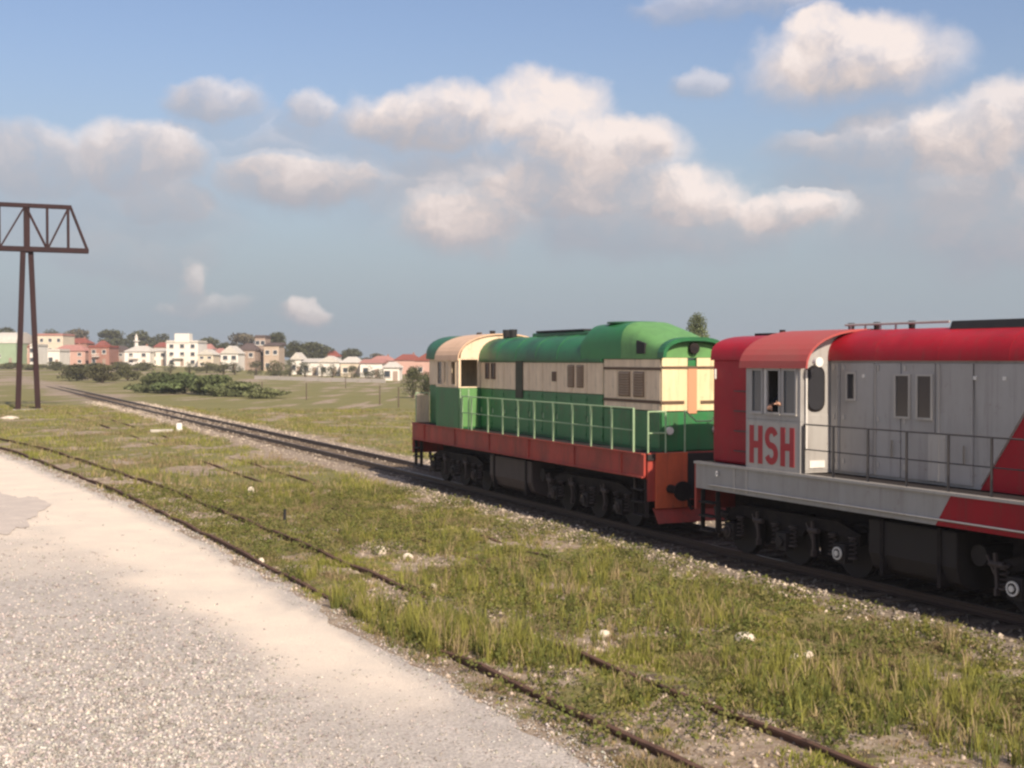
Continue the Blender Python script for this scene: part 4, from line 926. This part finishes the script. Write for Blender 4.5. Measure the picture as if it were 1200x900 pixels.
# grass on the far shoulder of the main line, foreground of the field
# tall weeds in clumps
wp = []
for (px, py, rad, cnt, hh) in ((478, 715, .7, 60, .42), (520, 725, .7, 70, .5), (560, 735, .8, 70, .5), (430, 700, .5, 40, .42), (400, 690, .4, 30, .5), (600, 745, .6, 40, .45), (800, 690, 1.0, 60, .48), (830, 700, .8, 50, .42), (950, 790, .9, 70, .38), (990, 810, .8, 60, .36), (905, 770, .8, 40, .45),
                               (540, 660, 1.2, 60, .40), (570, 620, 1.4, 60, .35), (700, 660, 1.4, 60, .42), (740, 720, 1.0, 40, .4), (660, 690, 1., 50, .40), (1080, 790, 1.0, 50, .40), (1130, 830, .9, 60, .40), (1170, 850, .8, 50, .35), (1050, 740, 1.2, 50, .35), (620, 655, 1.4, 60, .4),
                               (460, 600, 1.8, 50, .4), (380, 560, 2.0, 50, .4), (300, 560, 2.0, 50, .35), (200, 540, 2.0, 50, .35), (860, 640, .5, 10, .3), (1110, 720, .5, 20, .3), (740, 800, .35, 20, .35), (640, 760, .5, 30, .45), (360, 655, .35, 20, .3)):
    r_ = ray(px, py + 22); k = -(HC + .15) / r_[2]
    for _ in range(cnt):
        a = random.uniform(0, 6.28); q = rad * math.sqrt(random.random()); wp.append((r_[0] * k + q * math.cos(a), r_[1] * k + q * 1.5 * math.sin(a), hh * random.uniform(.5, 1.1)))
wp = np.array(wp); de, dm, dn = zone(wp[:, 0], wp[:, 1]); wp = wp[(de > .25) & (dm < -2.1)]
cw = np.where(rng.uniform(0, 1, (len(wp), 1)) > .45, YEL * .55 + OLIVE * .45, np.where(rng.uniform(0, 1, (len(wp), 1)) > .4, GREEN * 1.05, STRAW))
o = blades('tall_weeds', wp[:, 0], wp[:, 1], wp[:, 2], .013 + 0 * wp[:, 2], 14, cw, .07 + 0 * wp[:, 2], .55, gm); tag(o, 'taller yellow-green weeds in clumps between the sidings', None, None, 'stuff')
# broad leaved herbs: small leaf quads
n = 26000; x = rng.uniform(-18, 12, n); y = rng.uniform(12, 40, n); k_ = infront(x, y, .42); x, y = x[k_], y[k_]; de, dm, dn = zone(x, y); cl = fnoise(x * .7, y * .7, 91)
k_ = (de > .3) & (dm < -2.0) & (cl > .44); x, y = x[k_], y[k_]
def leaf_cloud(name, P_, size, col, m, parent=None):
    n = len(P_); d1 = rng.normal(size=(n, 3)); d1 /= np.linalg.norm(d1, axis=1)[:, None]; d2 = rng.normal(size=(n, 3)); d2 -= (d1 * d2).sum(1)[:, None] * d1; d2 /= np.linalg.norm(d2, axis=1)[:, None]
    s = size[:, None]; v = np.stack([P_ - d1 * s, P_ - d2 * s * .55, P_ + d1 * s, P_ + d2 * s * .55], 1).reshape(-1, 3); f = (np.arange(n) * 4)[:, None] + [0, 1, 2, 3]
    return np_mesh(name, v, f, m, np.repeat(col, 4, 0), parent=parent)
hx = np.repeat(x, 10) + rng.normal(0, .06, len(x) * 10); hy = np.repeat(y, 10) + rng.normal(0, .06, len(x) * 10)
hcol = np.repeat(np.where(rng.uniform(0, 1, (len(x), 1)) > .5, GREEN, OLIVE * .9), 10, 0) * rng.uniform(.7, 1.25, (len(hx), 1))
o = leaf_cloud('low_herbs', np.stack([hx, hy, height(hx, hy) + rng.uniform(.01, .20, len(hx))], 1), rng.uniform(.02, .04, len(hx)), hcol, gm); tag(o, 'low leafy herbs growing among the grass', None, None, 'stuff')

# ------------------------------------------------------------ single pale stones, marker post, litter
def rock(px, py, w, h, label, m, cat='stone', grp=None):
    r_ = ray(px, py); k = -(HC + .14) / r_[2]; x, y = r_[0] * k, r_[1] * k; mb = MB(); rings = []
    ph = random.uniform(0, 6)
    for (z, q) in ((-.03, .9), (h * .35, 1.0), (h * .75, .75), (h, .35)): rings.append([(q * w / 2 * (1 + .18 * math.sin(2 * t_ + ph) + random.uniform(-.08, .08)) * math.cos(t_), q * w * .4 * (1 + random.uniform(-.15, .15)) * math.sin(t_), z + random.uniform(-.01, .01)) for t_ in [2 * math.pi * i / 9 for i in range(9)]])
    o = mb.loft(rings).build('pale_stone', m, None, .008, loc=(x, y, hz(x, y))); tag(o, label, cat, grp); return o
pst = mat('pale_limestone', (.66, .58, .48), .9, .1, .4, (.45, .37, .29), 14, 1, .4, 30)
rock(446, 645, .24, .16, 'brightest pale lump of stone in the rubble near the middle of the siding', pst)
rock(478, 650, .20, .11, 'flat whitish stone just right of the brightest lump in the rubble', pst)
rock(508, 690, .17, .12, 'pale stone half sunk in weeds below the patch of rubble', pst)
rock(873, 746, .30, .12, 'rounded flat pale stone lying in green weeds in front of the red locomotive', pst)
rock(933, 770, .18, .10, 'left one of two small whitish stones lying side by side in the weeds', pst)
rock(947, 767, .16, .10, 'right one of two small whitish stones lying side by side in the weeds', pst)
rock(708, 740, .18, .09, 'small pale stone on bare reddish earth beside the nearest siding', pst)
rock(306, 662, .15, .12, 'pale stone at the gravel edge below the black stake', pst)
rock(294, 576, .26, .2, 'small white stone alone in the grass left of the black stake', pst)
rock(12, 490, 1.3, .22, 'flat pale slab in the grass at the far left beyond the gantry feet', pst, 'slab')
rock(150, 437, 5., 1.1, 'heap of pale rubble lying in the field in front of the white town houses', mat('pale_rubble', (.60, .56, .50), .9, .1, .6, (.3, .26, .2), 1.5, 1, .5, 3), 'rubble heap')
def ground_at(px, py, z=-.15): r_ = ray(px, py); k = (z - HC) / r_[2]; return r_[0] * k, r_[1] * k
x, y = ground_at(333, 611); b = MB(); b.tube((0, 0, -.1), (.02, 0, .38), .05, 8, .035); p_ = b.build('black_stake', 'soot', None, loc=(x, y, hz(x, y))); tag(p_, 'short black stake standing in the grass between the tracks', 'stake')
x, y = ground_at(210, 505); ms = empty('track_marker', 'small white painted track marker standing beside the main line', 'marker', (x, y, hz(x, y)), .3)
MB().box(-.16, .16, -.08, .08, -.1, .50).build('marker_block', 'white', ms, .03); MB().box(-1.6, -.3, -.25, .25, -.05, .16).build('marker_base', mat('pale_concrete', (.55, .50, .44), .9, .1, .5), ms, .03)

# ------------------------------------------------------------ trees and bushes
leafm = bpy.data.materials.new('tree_foliage'); leafm.use_nodes = True; t = leafm.node_tree; b = t.nodes['Principled BSDF']; b.inputs['Roughness'].default_value = .85; b.inputs['Specular IOR Level'].default_value = .1
a = t.nodes.new('ShaderNodeAttribute'); a.attribute_name = 'Col'; t.links.new(a.outputs['Color'], b.inputs['Base Color'])
barkm = mat('bark', (.10, .075, .055), .9, .1, .6, (.05, .04, .03), 3)
def tree(px, D, topy, wpx, label, cat='tree', col=(.085, .10, .04), n=2600, trunk=True, name='tree', basez=None, shape=1.0, group=None):
    x, y = gxy(px, D); bz = hz(x, y) if basez is None else basez; H_ = (421 - topy) / F * D + HC - bz; w = wpx * (1.3 if trunk and px != 817 else 1.0) / F * D
    o = empty(name, label, cat, (x, y, bz), random.uniform(0, 6), group)
    lo = .28 if trunk else .0; cl = []
    nc = 13
    for i in range(nc):
        a = random.uniform(0, 6.28); q = math.sqrt(random.random()) * .62; zz = lo + (1 - lo) * (.18 + .68 * random.random()); sh_ = math.sin(math.pi * min(1, (zz - lo) / (1 - lo) * .85 + .18)) 
        cl.append((q * w / 2 * math.cos(a) * sh_ * 1.25, q * w / 2 * math.sin(a) * sh_ * 1.25, zz * H_, w * random.uniform(.17, .27), H_ * (1 - lo) * random.uniform(.13, .21)))
    cl.append((0, 0, H_ * (1 - .17 * (1 - lo)), w * .2, H_ * .16 * (1 - lo) / .9)); cl.append((0, 0, H_ * (lo + .45 * (1 - lo)), w * .3, H_ * .3 * (1 - lo)))
    P_ = []; C_ = []
    for (cx_, cy_, cz_, r1, r2) in cl:
        m_n = n // len(cl); d = rng.normal(size=(m_n, 3)); d /= np.linalg.norm(d, axis=1)[:, None]; rad = rng.uniform(.35, 1.12, (m_n, 1)) ** .6
        P_.append(d * rad * [r1, r1, r2] + [cx_, cy_, cz_]); C_.append(np.repeat([np.array(col) * random.uniform(.75, 1.3)], m_n, 0) * rng.uniform(.7, 1.3, (m_n, 1)))
    P_ = np.concatenate(P_); C_ = np.concatenate(C_); P_[:, 2] = np.maximum(P_[:, 2], .1)
    sz = rng.uniform(.6, 1.2, len(P_)) * max(.08, w * .034)
    leaf_cloud('crown' if trunk else 'foliage', P_, sz, C_, leafm, o)
    b = MB(); tr_ = H_ * .03 + .04
    b.tube((0, 0, -.3), (0, 0, H_ * .45), tr_, 9, tr_ * .6)
    for c in cl[:6]: b.tube((0, 0, H_ * (lo * .7)), (c[0] * .8, c[1] * .8, c[2]), tr_ * .45, 6, tr_ * .15)
    b.build('trunk' if trunk else 'stem', barkm, o)
    return o
HAZY = (.13, .115, .08); DK = (.075, .08, .042)
tree(817, 150, 366, 36, 'tall pale green tree top showing between the two locomotives', col=(.13, .155, .075), n=5000)
tree(6, 520, 384, 34, 'dark tree rising behind the pale green shed at the left edge', col=DK)
tree(60, 560, 386, 30, 'dark tree behind the white house with the pink band', col=DK)
tree(92, 540, 386, 34, 'brownish tree over the red roofs right of the gantry', col=HAZY)
tree(130, 560, 386, 38, 'round dark tree left of the minaret', col=DK); tree(163, 570, 388, 34, 'broad dark tree directly behind the minaret', col=DK)
tree(190, 560, 391, 34, 'dark tree between the minaret and the tall white block', col=DK); tree(243, 540, 396, 34, 'dark tree just right of the tall white block', col=DK)
tree(284, 480, 390, 36, 'dark tree behind the brown house left of the beige tower house', col=HAZY)
tree(326, 400, 389, 30, 'tallest dark round tree right of the beige tower house', col=DK); tree(345, 420, 400, 26, 'dark tree next right of the tallest round tree', col=DK)
tree(368, 430, 401, 38, 'dark bushy tree above the long white houses', col=DK); tree(413, 480, 408, 26, 'lone dark tree rising over the middle of the long white row', col=DK)
tree(441, 500, 414, 22, 'small hazy tree over the red roofs at the right of the town', col=HAZY); tree(262, 460, 402, 20, 'small dark tree left of the brown house', col=DK)
def bush(px, D, topy, wpx, label, col=(.07, .085, .03), n=2200): return tree(px, D, topy, wpx, label, 'bush', col, n, False, 'bush')
bush(484, 150, 430, 30, 'rounded grey-green bush at the left end of the green locomotive', (.09, .095, .05)); bush(500, 140, 436, 24, 'bush half hidden behind the end of the green locomotive', (.08, .09, .045))
MG = (.125, .14, .065)
bush(184, 172, 436, 62, 'dark green thicket at the left end of the field hedge', (.10, .115, .055), 3600); bush(216, 166, 437, 70, 'tallest dark green thicket of the field hedge', (.09, .115, .05), 4200); bush(248, 160, 440, 70, 'green thicket in the middle of the field hedge', (.105, .125, .055), 4200)
bush(280, 154, 447, 64, 'lighter green thicket near the right end of the field hedge', MG, 3400); bush(312, 148, 455, 56, 'low light green thicket ending the field hedge', (.14, .15, .07), 2600)
bush(90, 235, 426, 46, 'dark low bush just right of the gantry legs', (.07, .07, .035)); bush(120, 225, 427, 44, 'brown-green low bush in front of the brick building', (.085, .08, .04)); bush(150, 240, 429, 30, 'low bush behind the heap of pale rubble', (.085, .085, .04))
for i, (px, D, ty, w_, lb) in enumerate(((200, 300, 424, 18, 'small dark shrub at the foot of the tall white block'), (222, 300, 424, 16, 'small dark shrub right of the tall white block entrance'), (340, 300, 420, 22, 'dark shrub at the foot of the tallest round tree'), (358, 290, 424, 26, 'dark shrub in front of the left end of the white row'), (390, 285, 427, 22, 'dark shrub in front of the middle of the white row'), (412, 280, 428, 24, 'dark shrub right of the middle of the white row'), (432, 275, 428, 24, 'dark shrub before the right end of the white row'), (445, 262, 432, 18, 'dark shrub left of the nearest small white house'), (300, 300, 422, 26, 'dark hedge clump below the beige tower house'), (275, 300, 424, 22, 'dark hedge clump below the brown house'), (377, 300, 426, 16, 'little shrub between two dark shrubs of the white row'), (490, 255, 428, 28, 'grey bush below the red roofs beside the locomotive'))):
    bush(px, D, ty, w_, lb, (.07, .075, .04), 700)

for i, (px, D, ty, w_, lb) in enumerate(((14, 330, 425, 40, 'low scrub in front of the pale green shed'), (40, 320, 427, 34, 'low scrub between and behind the gantry feet'), (66, 315, 424, 34, 'low dark scrub under the wide cream house'), (110, 300, 425, 40, 'long low scrub under the reddish brick building'), (140, 310, 424, 34, 'low scrub under the grey house beside the brick building'), (168, 320, 425, 36, 'low scrub under the broad white house'), (242, 310, 424, 34, 'low scrub before the low cream house right of the tall block'), (262, 300, 424, 26, 'low scrub before the bright white gabled house'), (322, 290, 422, 30, 'dark scrub right of the beige house'))):
    bush(px, D, ty, w_, lb, (.095, .095, .05), 1300)
# ------------------------------------------------------------ the town
wallm = dict(white=mat('white_render', (.80, .76, .70), .8, .2, .35, (.5, .44, .38), .5, 2), pink=mat('pink_render', (.56, .35, .29), .8, .2, .4, (.42, .27, .22), .5), brick=mat('bare_brick', (.36, .19, .15), .9, .1, .5, (.24, .12, .09), .6), beige=mat('beige_render', (.48, .38, .30), .8, .2, .4, (.34, .27, .22), .5), brown=mat('brown_render', (.38, .29, .24), .85, .1, .4, (.24, .17, .13), .5), green=mat('pale_green_sheet', (.33, .42, .28), .6, .3, .5, (.22, .28, .18), .5), grey=mat('grey_render', (.42, .38, .35), .85, .1, .4, (.3, .27, .25), .5), cream=mat('cream_render', (.68, .58, .46), .8, .2, .35, (.5, .42, .34), .5))
roofm = dict(red=mat('red_roof_tiles', (.28, .085, .065), .85, .1, .6, (.17, .07, .05), .8), dark=mat('dark_roof', (.12, .09, .085), .85, .1, .5), white=mat('white_flat_roof', (.62, .58, .52), .8, .1, .4), pink=mat('faded_pink_roof', (.45, .22, .19), .85, .1, .5, (.3, .15, .12), .8))
ball = 0
def house(x0, x1, topy, D, wall, roof, kind, label, floors=2, depth=9, cat='house', wins=True, name='house', rot=0.0):
    xc = ((x0 + x1) / 2 - 600) / F * D; w = (x1 - x0) / F * D; yc = D + depth / 2; bz = hz(xc, D) - .1; H_ = (421 - topy) / F * D + HC - bz
    o = empty(name, label, cat, (xc, yc, bz), rot)
    rh = {'gable': min(2.2, H_ * .32), 'hip': min(2.0, H_ * .30), 'flat': .35, 'shed': 1.0, 'barrel': H_ * .35}[kind]; hw_ = H_ - rh; a, d = w / 2, depth / 2
    MB().box(-a, a, -d, d, -1.5, hw_).build('wall', wallm[wall], o)
    e_ = .35; b = MB()
    if kind == 'gable': b.prism_y([(-a - e_, hw_ + .01), (a + e_, hw_ + .01), (0, H_)], -d - e_, d + e_)
    elif kind == 'hip': b.add([(-a - e_, -d - e_, hw_ + .01), (a + e_, -d - e_, hw_ + .01), (a + e_, d + e_, hw_ + .01), (-a - e_, d + e_, hw_ + .01), (-a * .45, 0, H_), (a * .45, 0, H_)], [(3, 2, 1, 0), (0, 1, 5, 4), (1, 2, 5), (2, 3, 4, 5), (3, 0, 4)])
    elif kind == 'shed': b.prism_x([(-d - e_, hw_ + .01), (d + e_, hw_ + .01), (d + e_, H_)], -a - e_, a + e_)
    elif kind == 'barrel': b.prism_x([(-d - .2, hw_ + .01)] + [(y, z) for y, z in arch(d + .2, hw_ + .02, H_, 10)][1:-1] + [(d + .2, hw_ + .01)], -a - .2, a + .2)
    else: b.box(-a - .25, a + .25, -d - .25, d + .25, hw_ + .005, hw_ + .2); b.box(-a, a, -d, -d + .2, hw_ + .201, H_ + .3); b.box(-a, -a + .2, -d + .2, d, hw_ + .201, H_ + .3); b.box(a - .2, a, -d + .2, d, hw_ + .201, H_ + .3)
    b.build('roof', roofm[roof], o)
    if kind in ('gable', 'hip') and w > 7: MB().box(a * .35, a * .35 + .5, -.3, .3, hw_ + .2, H_ + .5).build('chimney', wallm['brick'], o)
    if wins:
        fh = hw_ / floors; nw = max(2, int(w / 2.9)); wp_ = None; pn = None
        for fl in range(floors):
            for k in range(nw):
                xx = -a + (k + .5) * w / nw; zz = fl * fh + fh * .30
                if fl == 0 and k == nw // 2:
                    MB().box(xx - .5, xx + .5, -d - .06, -d + .01, .1, min(2.1, fh - .3)).build('door', wallm['brown'], o); continue
                if wp_ is None:
                    b = MB(); rings_box(b, -.65, .65, 0, min(1.35, fh * .48), .09, -.08, .02, 'y'); b.box(-.75, .75, -.16, -.081, -.1, 0); wp_ = b.build('window', wallm['white' if wall != 'white' else 'grey'], o, loc=(xx, -d, zz))
                    pn = MB().box(-.56, .56, -.03, -.005, .09, min(1.35, fh * .48) - .09).build('pane', 'hglass', wp_)
                else: c = inst(wp_, o, (xx, -d, zz)); inst(pn, c)
        if floors > 1 and w > 6:
            b = MB(); zb_ = fh + .02; b.box(-a * .6, a * .1, -d - 1.1, -d - .01, zb_ - .12, zb_ + .02); 
            for k in range(9): xx = -a * .58 + k * (a * .68) / 8; b.box(xx - .03, xx + .03, -d - 1.07, -d - 1.01, zb_ + .02, zb_ + .9)
            b.box(-a * .6, a * .1, -d - 1.1, -d - 1.0, zb_ + .901, zb_ + .98); b.build('balcony', wallm['white'], o)
    return o
house(-8, 19, 389, 440, 'green', 'white', 'barrel', 'pale green sheet shed at the left edge behind the gantry', 1, 16, 'shed', True)
house(20, 34, 400, 450, 'pink', 'red', 'hip', 'small pink house seen between the legs of the gantry')
house(35, 45, 404, 430, 'white', 'white', 'flat', 'narrow white house right beside the gantry leg', 2)
house(44, 74, 392, 450, 'cream', 'pink', 'flat', 'wide cream house with a pink band, highest house right of the gantry', 3, 12)
house(60, 100, 404, 410, 'pink', 'pink', 'hip', 'low pink house in front of the wide cream house', 2, 9)
house(78, 102, 396, 470, 'brick', 'red', 'hip', 'red roofed brick house behind the low pink one', 2)
house(104, 128, 406, 405, 'brick', 'red', 'flat', 'unplastered reddish brick building left of the white houses', 2, 10, 'building')
house(128, 146, 405, 415, 'grey', 'dark', 'gable', 'grey house squeezed beside the brick building', 2)
house(146, 176, 405, 400, 'white', 'white', 'hip', 'broad white house under the minaret', 2, 10)
house(175, 196, 408, 405, 'white', 'white', 'shed', 'white house with sloping roof left of the tall white block', 2)
tb = house(195, 232, 400, 400, 'white', 'white', 'flat', 'tall white apartment block, the highest white building of the town', 3, 12, 'building')
hx_ = 0; MB().box(-2.3, 2.3, -6.1, -2, 7.0, 10.2).build('stair_tower', wallm['white'], tb)
house(232, 250, 409, 395, 'cream', 'white', 'gable', 'low cream house touching the tall white block', 2)
house(249, 262, 408, 420, 'pink', 'pink', 'hip', 'small pink roofed house left of the white gabled one', 2)
house(259, 279, 405, 350, 'white', 'white', 'gable', 'bright white house with a pointed gable', 2, 9)
house(279, 299, 402, 360, 'brown', 'dark', 'hip', 'brown house right of the white gabled one', 2)
house(299, 311, 394, 370, 'brown', 'dark', 'flat', 'narrow beige tower house, left half', 3, 8) ['label']
bh = house(309, 327, 401, 365, 'beige', 'dark', 'shed', 'beige house joined to the narrow tower house', 2)
house(341, 353, 413, 330, 'white', 'white', 'gable', 'little white gabled house right of the tallest round tree', 1)
lh = [(352, 372, 419, 325, 'white', 'first'), (372, 398, 417, 320, 'white', ''), (398, 422, 418, 315, 'cream', ''), (421, 447, 422, 310, 'white', '')]
house(354, 373, 420, 325, 'white', 'white', 'shed', 'low white house at the left end of the long white row', 1)
house(373, 398, 417, 320, 'white', 'white', 'gable', 'long low white house second in the white row', 1)
house(399, 422, 418, 315, 'cream', 'white', 'hip', 'long low cream house third in the white row', 1)
house(422, 448, 421, 310, 'white', 'pink', 'shed', 'low white house with pinkish roof ending the white row', 1)
house(449, 468, 424, 265, 'white', 'white', 'hip', 'small white house standing nearest, just left of the locomotive', 1, 7)
house(462, 492, 415, 380, 'pink', 'red', 'hip', 'house with a long dull red roof behind the nearest small white house', 1, 10)
house(486, 512, 414, 330, 'pink', 'red', 'gable', 'red roofed house half hidden behind the end of the green locomotive', 1, 10)
house(432, 462, 417, 420, 'brick', 'pink', 'hip', 'faint red roofed house behind the right end of the white row', 1, 10)
house(112, 122, 399, 520, 'white', 'red', 'hip', 'tiny white house far behind the brick building', 1)
house(180, 194, 401, 500, 'cream', 'red', 'hip', 'far cream house with a red roof left of the tall white block', 2)
house(56, 70, 410, 385, 'white', 'white', 'flat', 'small white house in front of the wide cream house', 1)
house(236, 248, 403, 500, 'white', 'pink', 'hip', 'far white house peeping over the low cream one', 2)
house(380, 396, 411, 430, 'white', 'red', 'hip', 'white house with red roof behind the middle of the white row', 1)
# minaret
mxp, myp = gxy(160, 425); mn = empty('minaret', 'slender white minaret rising over the broad white house', 'minaret', (mxp, myp, hz(mxp, myp)))
mh = (421 - 391) / F * 425 + HC - hz(mxp, myp)
b = MB(); b.tube((0, 0, -1), (0, 0, mh * .74), .75, 12, .62); b.build('shaft', wallm['white'], mn); MB().tube((0, 0, mh * .741), (0, 0, mh * .78), 1.05, 14, 1.2).build('gallery', wallm['white'], mn)
MB().tube((0, 0, mh * .781), (0, 0, mh * .88), .5, 12).build('lantern', wallm['white'], mn); MB().tube((0, 0, mh * .881), (0, 0, mh), .6, 12, .05).build('spire', roofm['white'], mn)
# field wall and fence line in front of the white row
fx0, fy0 = gxy(298, 262); fx1, fy1 = gxy(452, 246); fw = empty('field_wall', 'low pale boundary wall in front of the white row of houses', 'wall', (fx0, fy0, 0), math.atan2(fy1 - fy0, fx1 - fx0)); Lw = math.hypot(fx1 - fx0, fy1 - fy0); proto = None
for k in range(10):
    xx = (k + .5) * Lw / 10; wx = fx0 + (fx1 - fx0) * (k + .5) / 10; wy = fy0 + (fy1 - fy0) * (k + .5) / 10
    if proto is None: proto = MB().box(-Lw / 20 + .1, Lw / 20 - .1, -.12, .12, -.8, .75).build('wall_panel', wallm['grey'], fw); q = proto
    else: q = inst(proto, fw)
    q.location = (xx, 0, hz(wx, wy)); 
pp_ = None
for k, (px, D) in enumerate(((307, 150), (359, 142), (445, 128), (405, 200), (467, 120))):
    x, y = gxy(px, D); o = MB().tube((0, 0, -.3), (0, 0, 1.9), .07, 8, .055).build('fence_post', 'sleeper', None, loc=(x, y, hz(x, y)))
    tag(o, ('old wooden post in the field right of the dark thickets', 'old wooden post alone in the middle of the open field', 'old wooden post in the field nearest the locomotive but one', 'thin wooden post far out before the white row', 'old wooden post in the grass close to the locomotive front')[k], 'post', 'posts standing in the field')

# ------------------------------------------------------------ summer haze over the plain
hb = MB().box(-1400, 1400, -80, 1500, -8, 26).build('haze', 'white'); hb['kind'] = 'stuff'; hb['label'] = 'faint summer haze lying over the plain'
hm = bpy.data.materials.new('summer_haze'); hm.use_nodes = True; t = hm.node_tree; t.nodes.clear(); v_ = t.nodes.new('ShaderNodeVolumePrincipled'); v_.inputs['Color'].default_value = (.88, .88, .90, 1); v_.inputs['Density'].default_value = .0004; v_.inputs['Anisotropy'].default_value = .2
o_ = t.nodes.new('ShaderNodeOutputMaterial'); t.links.new(v_.outputs[0], o_.inputs['Volume']); hb.data.materials.clear(); hb.data.materials.append(hm)
